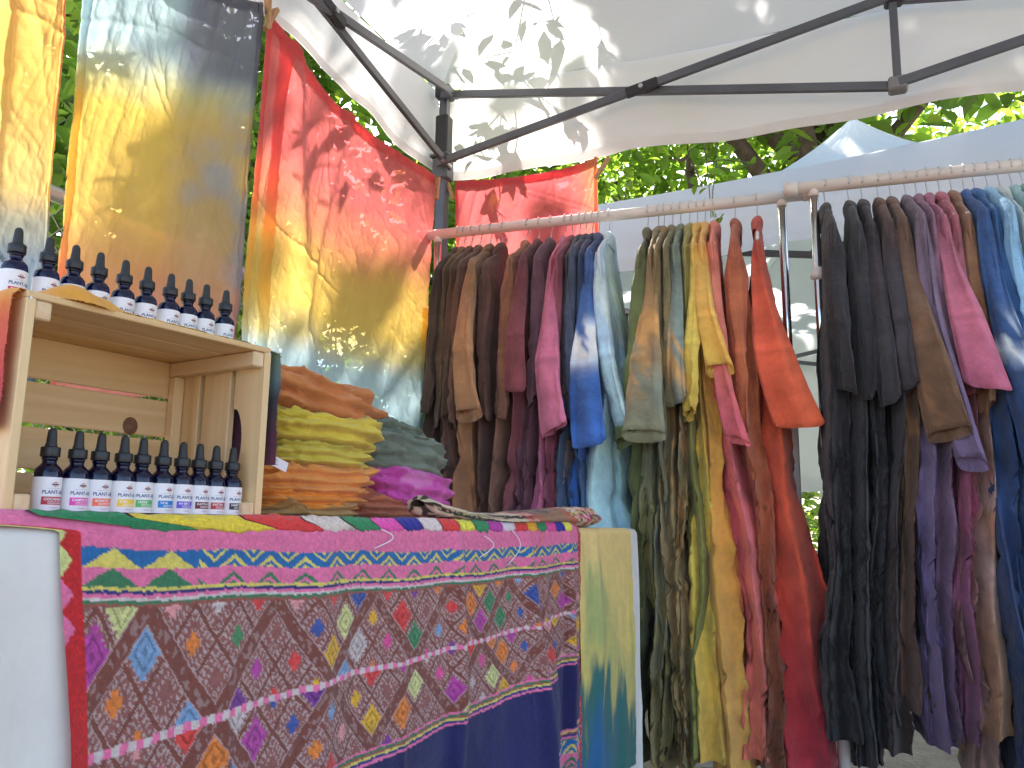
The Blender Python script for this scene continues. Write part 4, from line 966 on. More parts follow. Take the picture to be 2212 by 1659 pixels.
R2G = [
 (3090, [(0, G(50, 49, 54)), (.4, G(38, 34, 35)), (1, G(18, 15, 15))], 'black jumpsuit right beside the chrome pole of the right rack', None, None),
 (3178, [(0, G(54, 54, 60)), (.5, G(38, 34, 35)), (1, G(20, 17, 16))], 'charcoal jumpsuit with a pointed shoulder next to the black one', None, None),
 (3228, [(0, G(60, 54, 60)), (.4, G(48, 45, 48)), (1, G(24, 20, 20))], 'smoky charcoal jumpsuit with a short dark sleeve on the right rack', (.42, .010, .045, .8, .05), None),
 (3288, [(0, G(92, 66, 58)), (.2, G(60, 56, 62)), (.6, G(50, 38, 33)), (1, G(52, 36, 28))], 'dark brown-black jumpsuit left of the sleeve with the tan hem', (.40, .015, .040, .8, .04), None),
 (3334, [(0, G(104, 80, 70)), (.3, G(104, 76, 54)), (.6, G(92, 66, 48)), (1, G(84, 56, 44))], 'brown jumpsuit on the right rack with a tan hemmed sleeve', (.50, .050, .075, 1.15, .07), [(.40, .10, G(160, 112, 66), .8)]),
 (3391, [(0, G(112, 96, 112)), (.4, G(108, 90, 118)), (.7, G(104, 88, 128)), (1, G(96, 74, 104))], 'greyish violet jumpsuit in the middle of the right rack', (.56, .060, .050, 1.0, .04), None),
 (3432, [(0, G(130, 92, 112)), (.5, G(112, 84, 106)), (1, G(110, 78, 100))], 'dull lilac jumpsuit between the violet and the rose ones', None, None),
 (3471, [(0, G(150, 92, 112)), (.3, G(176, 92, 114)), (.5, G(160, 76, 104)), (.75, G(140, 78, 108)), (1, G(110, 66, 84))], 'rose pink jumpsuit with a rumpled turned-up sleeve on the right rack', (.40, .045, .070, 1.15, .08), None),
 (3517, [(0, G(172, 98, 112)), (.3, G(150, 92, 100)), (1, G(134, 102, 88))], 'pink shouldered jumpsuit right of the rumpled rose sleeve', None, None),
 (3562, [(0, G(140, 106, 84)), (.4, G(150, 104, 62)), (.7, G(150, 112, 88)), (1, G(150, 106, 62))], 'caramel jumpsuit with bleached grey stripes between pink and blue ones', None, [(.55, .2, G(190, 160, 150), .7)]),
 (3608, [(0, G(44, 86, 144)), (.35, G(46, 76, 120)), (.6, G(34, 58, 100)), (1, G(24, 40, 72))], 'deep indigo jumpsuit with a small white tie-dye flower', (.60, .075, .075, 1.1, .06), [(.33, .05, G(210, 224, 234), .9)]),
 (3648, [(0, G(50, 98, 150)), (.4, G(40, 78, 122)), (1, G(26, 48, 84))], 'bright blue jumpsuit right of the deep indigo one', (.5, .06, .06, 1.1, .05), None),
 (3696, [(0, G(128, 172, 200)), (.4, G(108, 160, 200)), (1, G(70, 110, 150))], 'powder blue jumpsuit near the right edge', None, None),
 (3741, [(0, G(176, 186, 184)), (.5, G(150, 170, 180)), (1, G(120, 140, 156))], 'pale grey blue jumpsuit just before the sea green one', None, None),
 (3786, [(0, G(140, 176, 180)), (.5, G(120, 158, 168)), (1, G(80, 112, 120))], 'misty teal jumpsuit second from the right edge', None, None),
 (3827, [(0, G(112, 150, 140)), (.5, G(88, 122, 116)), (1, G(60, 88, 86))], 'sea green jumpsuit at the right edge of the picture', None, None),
]
def hang_rack(data, A_, d, n, z, r, group, seed0, len0, ends, vline, clusters, weights, lens=None):
    S = []
    for u, *_ in data:
        q = hit(u/1.736, vline(u/1.736), A_, n); S.append(float(np.dot(q-A_, d)))
    lowc, lowh = {}, {}
    for (i0, i1, x0, x1) in clusters:                     # below the waist the clothes share out the room between them
        w = np.array([weights.get(i, 1.0) for i in range(i0, i1+1)]); e = np.concatenate([[0], np.cumsum(w)])/w.sum()
        a_, b_ = S[i0]+x0, S[i1]+x1
        for k, i in enumerate(range(i0, i1+1)):
            lowc[i] = a_+(b_-a_)*(e[k]+e[k+1])/2; lowh[i] = (b_-a_)*(e[k+1]-e[k])/2*1.25+.004
    for i, (u, st, label, sl, patch) in enumerate(data):
        P = A_ + d*S[i]; P[2] = z
        gl = (S[i]-S[i-1])/2 if i else ends[0]; gr = (S[i+1]-S[i])/2 if i < len(S)-1 else ends[1]
        gl, gr = min(gl, .036), min(gr, .040)
        hanger(P, d, n, 'wire hanger hook holding the ' + label.split(' jumpsuit')[0] + ' jumpsuit', r)
        gg = np.random.default_rng(seed0+i)
        L = (lens or {}).get(i, len0 + .10*(gg.random()-.5))
        garment(i, P, d, n, label, L, st, r, gl*1.18, gr*1.18, sl, group, y0=.012*gg.normal(), w=.19+.010*gg.normal(), seed=seed0+i, patch=patch, lowx=lowc[i]-S[i], lowh=lowh[i])
hang_rack(R1G, a1, R1, RB, ZB1, .0180, 'dyed jumpsuits on the back rack', 200, 1.62, (.03, .05), lambda u: 512+(u-897)/(1760-897)*(418-512), [(0, 15, -.04, .075), (16, 26, -.035, .115)], {4: 1.5, 5: 1.4, 6: 1.6, 9: 1.5, 11: 1.7, 12: .7, 13: .6, 14: .9, 15: 3.4, 16: 1.0, 17: 1.2, 18: .7, 19: .8, 20: .8, 21: 1.3, 22: 1.7, 23: 1.7, 24: 1.4, 25: 1.2, 26: 3.0}, {15: 1.66, 26: 1.66, 22: 1.64, 23: 1.66})
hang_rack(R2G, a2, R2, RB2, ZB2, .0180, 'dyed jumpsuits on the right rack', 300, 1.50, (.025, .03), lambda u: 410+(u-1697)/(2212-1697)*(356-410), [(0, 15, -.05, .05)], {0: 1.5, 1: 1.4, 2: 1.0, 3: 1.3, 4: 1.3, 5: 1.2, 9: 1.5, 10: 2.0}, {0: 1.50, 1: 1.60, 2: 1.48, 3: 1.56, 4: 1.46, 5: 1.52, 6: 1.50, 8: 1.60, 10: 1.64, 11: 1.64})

# ================================================================== TABLE
TA = 0.5622; TS = .84
T1 = V(math.sin(TA), math.cos(TA), 0); TF = V(T1[1], -T1[0], 0); TB = -TF       # along the table, out of its front, to its back
T0 = V(-.6309*TS, 1.0258*TS, 0); ZT = .767
TL0, TL1, TD = -.20, 1.60, .60
def tp(s, f, z): return T0 + T1*s + TF*f + V(0, 0, z)       # s along, f in front of the edge, z height
root = empty('folding_table', tuple(tp(.7, -.3, 0))); tag(root, 'long folding table hidden under the cloths', 'table')
o = lambda P: P - tp(.7, -.3, 0)
RT = np.stack([T1, TB, V(0, 0, 1)], 1)
m = MB(); m.box(o(tp((TL0+TL1)/2, -TD/2, ZT-.028)), (TL1-TL0-.01, TD-.01, .04), RT, .008); m.build('tabletop', M['white_plastic'], root)
for s in (TL0+.2, TL1-.2):
    for f in (-.10, -TD+.10):
        m = MB(); m.tube([o(tp(s, f, 0)), o(tp(s, f, ZT-.05))], .014, 12); m.build('leg', M['steel'], root, smooth=True)
# draped cloths: top, rounded edge, hanging front
def drape(s0, s1, qtop, qh, ds, dq, lift, fold, seed, mat, name, label, color, sl=None, sr=None, rough=.0, rad=.014, hemwave=0.0, belly=None, inner=False):
    ns = int((s1-s0)/ds); s = np.linspace(s0, s1, ns)[None, :]
    q = np.arange(-qtop, qh, dq)[:, None]; nq = len(q)
    S = s + 0*q; Q = q + 0*s
    a = (s-s0)/(s1-s0)
    if sl is not None: S = S + sl(Q)*(1-a)**4
    if sr is not None: S = S + sr(Q)*a**4
    R_ = rad+lift; arc = R_*math.pi/2
    f = np.where(Q < 0, Q, np.where(Q < arc, R_*np.sin(np.clip(Q, 0, arc)/R_), R_))
    z = np.where(Q < 0, 0, np.where(Q < arc, -R_+R_*np.cos(np.clip(Q, 0, arc)/R_), -R_-(Q-arc))) + lift
    dn = sm(.0, .35, Q)
    fo = fold*(fbm(S*5.2, Q*1.1+seed, seed, 3)-.35)*dn*1.6 + fold*.35*(ridge(S*9, Q*1.5, seed+4, 2)-.4)*dn
    if lift > .005: z = z + .010*np.exp(-((Q+.004)/.020)**2)*(.8+.4*noise2(S*12, Q*0, 55))
    if inner: fo = fo*(1-sm(.0, .03, S)*sm(1.60, 1.575, S))
    fo = fo + rough*(fbm(S*60, Q*60, seed+8, 3)-.5) + (.0 if inner else .004)*(fbm(S*14, Q*14, seed+2, 3)-.3)
    if belly is not None: fo = fo + belly(S, Q)
    if not inner and lift > .003: fo = np.maximum(fo, .0015)
    f = f + np.where(Q > 0, fo, 0); z = z + np.where(Q <= 0, .0035*(fbm(S*11, Q*11, seed+6, 3)-.3) + rough*(fbm(S*60, Q*60, seed+8, 3)-.5), 0)
    P = T0 + T1*S[..., None] + TF*f[..., None] + V(0, 0, 1)*(ZT+z)[..., None]
    o0 = tp((s0+s1)/2, 0, ZT)
    root = empty(name, tuple(o0)); tag(root, label, 'cloth')
    col = None if color is None else color(S, Q, a+0*Q)
    cl = grid_obj('cloth', P-o0, M[mat], root, colors=col)
    return root, P, S, Q, o0
wroot, *_ = drape(TL0, TL1+.012, TD, .70, .012, .010, .002, .05, 3, 'white_cloth', 'white_tablecloth', 'plain white tablecloth under the patterned textile showing at both ends', None, inner=True,
      belly=lambda S, Q: .075*np.exp(-((S+.085)/.05)**2)*sm(.0, .09, Q) + 0)
# ---- the Andean textile
HOT, PINK, YEL, BLU, GRN, NAV, BRN, BRD, WHT, RED, MAG, ORA, PUR, LPK, LBL, PYE = [lin(c) for c in (
    (226, 74, 146), (222, 112, 150), (214, 196, 96), (40, 102, 156), (62, 118, 82), (40, 40, 88), (142, 88, 80), (124, 70, 58), (206, 190, 184), (190, 38, 40), (186, 62, 156), (232, 128, 42), (122, 48, 140), (228, 152, 150), (122, 162, 198), (214, 214, 138))]
GOLD, BBLU, GREN, RED2 = [lin(c) for c in ((232, 176, 32), (40, 82, 156), (50, 136, 84), (222, 60, 54))]
PAL = np.array([MAG, GOLD, GREN, HOT, BBLU, ORA, PUR, PYE, LPK, LBL, RED2, WHT])
def hsh(i, j, k): return _h(np.asarray(i), np.asarray(j), k)
def zig(x, y, solid):
    """x along, y 0..1 down over two rows"""
    tw = np.abs((x % 1)-.5)*2                           # 1 at the ends, 0 at the apex
    up = y < .5; yy = np.where(up, y*2, y*2-1)
    c = np.where(up[..., None], BLU, PINK*np.ones(3))
    A = tw - yy*.95                                     # inside the triangle where A < 0 (apex on top)
    inside = A < .0
    band = ((A*2.0) % 1) < .52
    pat = np.where(solid, inside, inside & band)
    c = np.where((pat & up)[..., None], YEL, c); c = np.where((pat & ~up)[..., None], GRN, c)
    c = np.where((inside & ~pat & ~up)[..., None], PINK, c); c = np.where((~inside & ~solid & up & (((A*2.0) % 1) > .66))[..., None], YEL, c)
    return c
def stripes(q, q0, seq):
    """list of (width, colour) -> colour, mask"""
    c = np.zeros(q.shape+(3,)); mk = np.zeros(q.shape, bool); z = q0
    for w, k in seq:
        s_ = (q >= z) & (q < z+w); c[s_] = k; mk |= s_; z += w
    return c, mk, z
def pattern(S, Q, a):
    s, q = S/TS, Q/TS
    th = np.clip((s-.05)/1.45, 0, 1)
    q = q + .002*np.sin(s*23) + .0015*(noise2(s*160, q*160, 2)-.5)*2
    # band edges vary along the cloth as it was hung askew
    e0 = .058 + .014*np.sin(th*3.1) - .012*(1-th)
    e1 = e0 + .052 - .004*th
    sw = .0042
    e2 = e1 + sw*6.4
    e3 = e2 + np.interp(th, [0, .3, .6, 1], [.40, .292, .250, .205])
    e4 = e3 + sw*6.4
    e5 = e4 + np.interp(th, [0, .5, 1], [.30, .22, .150])
    e6 = e5 + sw*6.4; e7 = e6 + .062
    c = np.ones(q.shape+(3,))*PINK
    tw = ((q*220 + s*300) % 1); c = c*(1+.10*(tw-.5))[..., None]                 # twill
    back = q < -.10; c[back] = np.where((np.abs((s[back]*9) % 1-.5)*2 < .5)[..., None], BLU, YEL)
    m1 = (q >= e0) & (q < e1)
    z1 = zig(np.where(s < .27, s/.088, s/.074), np.clip((q-e0)/(e1-e0), 0, 1), s < .27); c = np.where(m1[..., None], z1, c)
    def put(c, z0, seq):
        z = z0.copy()
        for w, k in seq:
            mk = (q >= z) & (q < z+w); c = np.where(mk[..., None], k, c); z = z+w
        return c
    c = put(c, e1, [(sw*1.1, YEL), (sw*1.1, NAV*1.6), (sw*1.2, PINK), (sw, WHT), (sw, GRN), (sw, BRD*1.5)])
    # ---- brown band
    m2 = (q >= e2) & (q < e3)
    y = np.clip((q-e2)/(e3-e2), 0, 1); d = np.abs(y-.5)*2
    x = (s-.309)/.235
    A_, B_ = x + d*.5*np.sign(y-.5), x - d*.5*np.sign(y-.5)
    n_ = 3.0
    ca, cb = A_*n_, B_*n_
    fa, fb = ca-np.floor(ca)-.5, cb-np.floor(cb)-.5
    ia, ib = np.floor(ca), np.floor(cb); lo = y > .5
    rr = np.maximum(np.abs(fa), np.abs(fb))*2            # 0 centre .. 1 edge of the small diamond
    hh = hsh(ia, ib+lo*57, 5); h2 = hsh(ia, ib+lo*57, 9); h3 = hsh(ia, ib+lo*57, 14)
    along = np.where(np.abs(fa) > np.abs(fb), fb, fa)
    lt = mixc(BRN, WHT, np.full(q.shape, .50))
    tick = (((along*7.5+.25) % 1) < .46) & (rr > .60) & (rr < .84)
    tick |= (((along*9) % 1) < .5) & (rr > .34) & (rr < .50)
    tick |= (rr > .855) & (rr < .91)
    fill = np.where((tick & (noise2(ca*11, cb*11, 21) > .22))[..., None], lt, BRN)
    c2 = fill
    big = hh > .54
    rad = np.where(big, .74, .38)
    col = PAL[np.clip((h2*12).astype(int), 0, 11)]
    on = (hsh(ia, ib+lo*57, 77) > .04) & (rr < rad - .10*((np.abs(((ca*6) % 1)-.5) > .3) & (np.abs(((cb*6) % 1)-.5) > .3))) & (h3 > .12)
    sub = (np.abs(rr-rad*.55) < .05) & big
    col = col*.84 + BRN*.10 + .012; c2 = np.where(on[..., None], col*(1+.35*(noise2(ca*14, cb*14, 33)-.5))[..., None], c2)
    c2 = np.where((on & sub)[..., None], col*.55, c2); c2 = np.where((on & (rr < .14) & big)[..., None], col*.6, c2)
    c2 = np.where((rr > .90)[..., None], BRD, c2)
    def per(v): return np.abs(v-np.round(v))
    broad = np.minimum(per(A_), per(B_)) < .060
    c2 = np.where(broad[..., None], np.where(((noise2(ca*10, cb*10, 44) > .68) & (np.minimum(per(A_), per(B_)) < .04))[..., None], mixc(BRD, WHT, np.full(q.shape, .25)), BRD), c2)
    edge_ = (np.minimum(per(A_), per(B_)) >= .060) & (np.minimum(per(A_), per(B_)) < .070); c2 = np.where(edge_[..., None], mixc(BRN, WHT, np.full(q.shape, .45)), c2)
    line = np.abs(y-.5) < .018
    c2 = np.where(line[..., None], np.where((((s*42) % 1) < .5)[..., None], PINK*1.05, WHT), c2)
    c = np.where(m2[..., None], c2, c)
    c = put(c, e3, [(sw, PINK), (sw, GRN), (sw, BRD*1.6), (sw, YEL), (sw*1.2, NAV*1.8), (sw*1.2, PINK)])
    m3 = (q >= e4) & (q < e5); c = np.where(m3[..., None], (NAV*(1+.5*(fbm(s*9, q*9, 4, 3)-.5)[..., None])), c)
    c = put(c, e5, [(sw, PINK), (sw, YEL), (sw, BRD*1.6), (sw, NAV*1.8), (sw*1.2, PINK), (sw, GRN)])
    m4 = (q >= e6) & (q < e7); z2 = zig(s/.05, np.clip((q-e6)/(e7-e6), 0, 1), s < -9); c = np.where(m4[..., None], z2, c)
    c = put(c, e7, [(sw, GRN), (sw, PINK), (sw, NAV*1.8)])
    c = np.where((q > e7+sw*3)[..., None], lin((36, 92, 140))*np.ones(3), c)
    # red woven borders
    fl = noise2(s*500, q*210, 61) > .74
    bl = a < .019
    tq = ((q*23) % 1); tri = np.abs(tq-.5)*2 < .95-np.clip(a/.019, 0, 1)*1.5
    bc = np.where((tri & (q > -.2) & (q < .175))[..., None], np.where(((np.floor(q*11.5) % 2) > 0)[..., None], PINK, PYE*.9), RED*np.ones(3))
    c = np.where(bl[..., None], np.where(fl[..., None] & ~tri[..., None], RED*1.25, bc), c)
    br = a > .988
    c = np.where(br[..., None], np.where(fl[..., None], LPK*.8, RED*.85), c)
    # yarn to yarn irregularity
    c = c*(1 + .22*(noise2(s*900, q*340, 71)-.5) + .16*(noise2(s*260, q*900, 72)-.5))[..., None]
    return c
s0, s1 = .050*TS, 1.512*TS
def bel(S, Q):
    k = .045*np.exp(-((S-1.03)/.10)**2)*sm(.02, .5, Q) - .03*np.exp(-((S-1.16)/.04)**2)*sm(.02, .25, Q)
    for c_, w_, h_ in ((.775, .018, .020), (1.02, .020, .022), (1.205, .014, .016), (.44, .03, .012)): k = k + h_*np.exp(-((S-c_)/w_)**2)*sm(-.02, .10, Q)
    return k
troot, TP, TS_, TQ, to0 = drape(s0, s1, .20, .62, .0021, .0021, .006, .030, 12, 'woven', 'andean_textile', 'pink, brown and navy handwoven textile with diamond motifs draped over the table edge', pattern,
                sl=lambda Q: -.19*sm(.024, .010, Q) + .045*sm(-.05, .36, Q), rough=.0012, belly=bel)
# yarn tassels along the edge and loose threads
tcols = [GREN, lin((236, 84, 170)), lin((44, 40, 140)), lin((226, 206, 200)), RED2, lin((232, 220, 70)), GREN, MAG, lin((226, 206, 210)), RED2, lin((240, 176, 40)), GREN, HOT, lin((40, 44, 150)), lin((232, 226, 80)), RED2, GREN, lin((226, 216, 190)), lin((232, 226, 90)), lin((200, 40, 44))]
M['yarn'] = cloth_mat('wool_yarn', transl=0, mott=.25, mscale=220, bump=.9, bscale=420, weave=900, wstr=.4, bdist=.002)
def surf(s, q):
    i = int(np.clip(np.searchsorted(TQ[:, 0], q), 0, TQ.shape[0]-1)); j = int(np.clip(round((s-s0)/(s1-s0)*(TP.shape[1]-1)), 0, TP.shape[1]-1)); return TP[i, j]
g = np.random.default_rng(91); s = .175*TS
seq = [(GREN, .10), (lin((236, 206, 60)), .16), (RED2, .11), (lin((224, 206, 190)), .09)] + [(c, None) for c in tcols]
for idx, (c, wd) in enumerate(seq):
    ln = (wd or (.080 - .0018*idx))*TS*.93
    if s+ln > s1-.01: break
    ps = []; k = 12
    for t in np.linspace(0, 1, k):
        ss = s+ln*t; q = .010 + .004*np.sin(idx*2+t*3)
        ps.append(surf(ss, q) + TF*.002 + V(0, 0, .0015))
    ps = np.array(ps); Q = []
    for t, pnt in zip(np.linspace(0, 1, k), ps):
        th = np.linspace(-.4, 3.5, 9); w = .0125*(.8+.2*np.sin(t*3.14))*(1+.12*g.normal())
        hgt = .0055*(1+.3*np.sin(t*k*1.9))
        # a bundle lying along the edge: w down the cloth, hgt out of it
        dv = np.array([surf(s+ln*t, .010+w*math.cos(a_)) for a_ in th])
        Q.append(dv + (TF*.75+V(0, 0, .66))*(hgt*np.clip(np.sin(th), -.2, 1))[:, None])
    Q = np.array(Q)
    grid_obj('yarn_tassel', Q-to0, M['yarn'], troot, colors=np.broadcast_to(c, Q.shape).copy())
    s += ln*1.02
for (s_, q_, e, c) in ((1.12, .02, .07, 0), (1.24, .01, .06, 1), (.66, .02, .03, 0), (1.0, .03, .04, 0)):
    p = surf(s_*TS*1.02, q_); t = np.linspace(0, 1, 12)[:, None]
    thr = MB(); thr.tube(p + TF*(.006+.010*np.sin(t*3)) - V(0, 0, 1)*t*e + T1*(.02*np.sin(t*4)) - to0, .0009, 5); thr.build('loose_thread', M['paper'] if c == 0 else M['orange_ink'], troot, smooth=True)

# ---- dip dyed cloth at the right end
def dip(S, Q, a):
    s, q = a, Q/.60
    n_ = fbm(s*5, q*1.6, 41, 4)-.5; st_ = fbm(s*11, q*3.0, 43, 3)-.5
    yel, och, grn, tea, blu = lin((238, 206, 132)), lin((226, 204, 112)), lin((150, 172, 108)), lin((52, 110, 104)), lin((44, 104, 150))
    c = mixc(yel, och, np.clip(q*2+n_, 0, 1))
    k = sm(.10, .26, q+.3*st_)*sm(.60, .40, q+.25*st_)*sm(.62, .40, s+.5*n_)*sm(.0, .14, s); c = mixc(c, grn, np.clip(k, 0, 1)*.75)
    k = sm(.55, .72, q+.55*st_+.2*n_); c = mixc(c, tea, k)
    k = sm(.70, .86, q+.4*st_)*sm(.62, .35, s+.4*n_); c = mixc(c, blu, k)
    k = sm(.42, .52, q+.5*st_)*sm(.66, .58, q+.5*st_)*sm(.3, .5, s); c = mixc(c, grn, k*.4)
    return c
drape(1.500*TS, 1.868*TS, .10, .60, .004, .004, .0035, .022, 23, 'linen', 'dip_dyed_cloth', 'yellow cloth dipped in teal and blue dye hanging at the right end of the table', dip,
      sr=lambda Q: .006*(fbm(Q*60, Q*0, 4, 4)-.5)-.004, belly=lambda S, Q: .010*np.exp(-((S-1.35)/.02)**2)*sm(0, .1, Q))
# ================================================================== CRATE
CW, CD, CH_ = .348, .205, .2555; zb = ZT+.004
def cp(x, y, z): return tp(x, -y-.012, zb+z)        # x along, y into the table, z up
croot = empty('wooden_crate', tuple(cp(0, 0, 0))); tag(croot, 'pale pine crate lying on its side as a shelf on the table', 'crate')
RC = np.stack([T1, TB, V(0, 0, 1)], 1)
def cbox(name, x0, x1, y0, y1, z0, z1, mat, ch=.0012, parent=croot):
    c = V((x0+x1)/2, (y0+y1)/2, (z0+z1)/2)
    m = MB(); m.box((0, 0, 0), (x1-x0, y1-y0, z1-z0), None, ch)
    ob = m.build(name, M[mat], parent); 
    if parent is croot: croot.rotation_euler = (0, 0, math.atan2(T1[1], T1[0]))
    ob.location = Vector(c); return ob
th = .011; sl = .008
# three long slats on top, three below, four at the back
for k, z0 in ((0, CH_-sl), (1, 0)):
    for j in range(3):
        w = (CD-.008)/3; cbox('top_slat' if k == 0 else 'bottom_slat', 0, CW, j*(w+.004), j*(w+.004)+w, z0, z0+sl, 'pine')
for j in range(4):
    h = (CH_-2*sl-.018)/4; z0 = sl+.001+j*(h+.0055); cbox('back_slat', th, CW-th, CD-.008, CD, z0, z0+h, 'pine')
for j in range(3):
    w = (CD-.012)/3; y0 = j*(w+.006)
    cbox('end_plank', 0, th, y0, y0+w, sl, CH_-sl, 'pine_v')
w = (CD-.022)/3
for j in (1, 2): cbox('end_plank', CW-th, CW, j*(w+.011), j*(w+.011)+w, sl, CH_-sl, 'pine_v')
# front plank of the right end with half of the hand hole cut out of its inner edge
yy = [(0, sl), (0, CH_-sl), (w, CH_-sl)] + [(w-.0, .168)] + [(w-.022*math.sin(t), .118+.052*math.cos(t)) for t in np.linspace(.35, math.pi-.35, 13)] + [(w, .068), (w, sl)]
m = MB(); n_ = len(yy); v = [(CW-th, y, z) for y, z in yy]+[(CW, y, z) for y, z in yy]
f = [list(range(n_)), list(range(2*n_-1, n_-1, -1))]+[[i, i+n_, (i+1) % n_+n_, (i+1) % n_] for i in range(n_)]
m.add(v, f); m.build('end_plank', M['pine_v'], croot)
# cleats running front to back inside both ends
for x0, x1 in ((th, th+.019), (CW-th-.019, CW-th)):
    for z0 in (sl+.0005, CH_-sl-.0225):
        cbox('cleat', x0, x1, .0015, CD-.009, z0, z0+.022, 'pine_d', .002)
cbox('corner_post', CW-th-.018, CW-th-.001, CD-.026, CD-.009, sl+.023, CH_-sl-.023, 'pine_v', .002)
m = MB(); t = np.linspace(0, 6.283, 17)[:-1]
m.add([(.262+.0095*math.cos(a), CD-.0083-.0012, .142+.0105*math.sin(a)) for a in t]+[(.262+.0125*math.cos(a), CD-.0079, .142+.0135*math.sin(a)) for a in t], [list(range(16))[::-1]]+[[i, (i+1) % 16, (i+1) % 16+16, i+16] for i in range(16)])
m.build('knot', M['knot'], croot)
m = MB()
for (x, z) in ((.004, .247), (.344, .247)):
    m.tube([(x, -.0008, z), (x, .002, z)], .0016, 8)
m.build('nail_heads', M['bolt'], croot)

# ---- gradient cloth over the crate
def runner():
    zt = CH_+.0035
    path = [(-.012, .10), (-.013, .15), (-.013, .20), (-.012, CH_-.01), (-.006, zt), (0, zt+.001)] + [(x, zt) for x in np.linspace(.012, CW-.004, 60)] + [(CW+.004, zt-.002), (CW+.011, zt-.012), (CW+.012, CH_-.03), (CW+.013, .19), (CW+.012, .13), (CW+.014, .085)]
    P = catmull(path, 300); nu = 300; nv = 60
    b = np.linspace(0, 1, nv)[:, None]; a = np.linspace(0, 1, nu)[None, :]
    X = P[None, :, 0]+0*b; Z = P[None, :, 1]+0*b
    front = .006 + .006*(noise2(X*40, Z*40, 3)-.5) - .016*np.exp(-((X-.075)/.03)**2)*(Z > .2) - .014*sm(CW, CW+.01, X) + .002*(noise2(a*260, a*0, 8)-.5)
    Y = front*(1-b) + (CD+.01)*b
    top = (Z > CH_-.005)
    fb = np.exp(-((b-.13)/.10)**2); lump = .020*np.exp(-((X-.060)/.030)**2)*fb + .012*np.exp(-((X-.105)/.018)**2)*fb + .005*np.exp(-((X-.17)/.05)**2)*fb - .006*np.exp(-((X-.07)/.05)**2)*sm(.06, 0, b)
    Z = Z + np.where(top, lump + .0025*(fbm(X*40, Y*40, 5, 3)-.3) - .005*sm(.12, 0, b)*(noise2(X*30, X*0, 9)), 0)
    X = X + np.where(~top, .004*(fbm(Z*20, Y*20, 4, 3)-.5)*np.sign(X-.1), 0)
    c = stops(a+.03*(fbm(a*12, b*4, 6, 3)-.5), [(0, lin((150, 60, 70))), (.10, lin((196, 66, 56))), (.17, lin((206, 84, 44))), (.22, lin((226, 150, 50))), (.5, lin((214, 160, 50))), (.66, lin((176, 166, 80))), (.75, lin((130, 150, 110))), (.82, lin((96, 120, 124))), (.85, lin((56, 60, 66))), (.92, lin((82, 44, 62))), (1, lin((104, 48, 70)))])
    Pw = np.stack([X, Y, Z], -1)
    r = empty('gradient_cloth', tuple(cp(0, 0, 0)), croot.rotation_euler[2]); tag(r, 'frayed orange to purple dyed cloth laid over the top of the crate', 'cloth')
    grid_obj('cloth', Pw, M['linen'], r, colors=c)
    g = np.random.default_rng(5); fr = []; fc = []; F = []; k = 0
    for i in range(0, nu-1):
        for _ in range(2):
            p = Pw[0, i]+(Pw[0, i+1]-Pw[0, i])*g.random(); d = V(g.normal()*.35, -1, -.55+g.normal()*.4); 
            if not top[0, i]: d = V(g.normal()*.3+.3, -1, g.normal()*.5)
            d = d/np.linalg.norm(d)*(.0025+.004*g.random()); wv = V(.0005, 0, .0003)
            fr += [p-wv, p+wv, p+d]; fc += [c[0, i]]*3; F.append([k, k+1, k+2]); k += 3
    obj('frayed_edge', np.array(fr), np.array(F), M['linen'], r, colors=np.array(fc), smooth=False)['kind'] = 'stuff'
runner()

# ================================================================== BOTTLES
def text_mesh(body, size, bold=True):
    cu = bpy.data.curves.new('print', 'FONT'); cu.body = body; cu.size = size; cu.align_x = 'LEFT'; cu.fill_mode = 'FRONT'
    if bold: cu.offset = size*.022
    ob = bpy.data.objects.new('print', cu); COL.objects.link(ob)
    bpy.context.view_layer.update()
    me = bpy.data.meshes.new_from_object(ob.evaluated_get(bpy.context.evaluated_depsgraph_get()))
    bm = bmesh.new(); bm.from_mesh(me)
    for _ in range(1):
        es = [e for e in bm.edges if e.calc_length() > size*.35]
        if es: bmesh.ops.subdivide_edges(bm, edges=es, cuts=2)
    bmesh.ops.triangulate(bm, faces=bm.faces[:]); bm.verts.index_update()
    v = np.array([q.co[:] for q in bm.verts]); f = [[q.index for q in p.verts] for p in bm.faces]; bm.free()
    bpy.data.objects.remove(ob); bpy.data.curves.remove(cu); bpy.data.meshes.remove(me)
    return v, f
RB_ = .0152
def wrap(v, r, x0, z0):
    """flat print -> around the bottle; x is arc length, angle 0 faces -y"""
    a = (v[:, 0]+x0)/r; return np.stack([r*np.sin(a), -r*np.cos(a), v[:, 1]+z0], 1)
PR_BRAND = text_mesh('PLANT-GRO', .0056); PR_SMALL = text_mesh('1 FLUID OZ', .0021)
def patch_strip(x0, x1, z0, z1, r, n=8):
    x = np.linspace(x0, x1, n); v = np.array([[a, z] for z in (z0, z1) for a in x]); f = [[i, i+1, n+i+1, n+i] for i in range(n-1)]
    return wrap(v, r, 0, 0), f
_bm = {}
def shared(key, fn):
    if key not in _bm: _bm[key] = fn()
    return _bm[key]
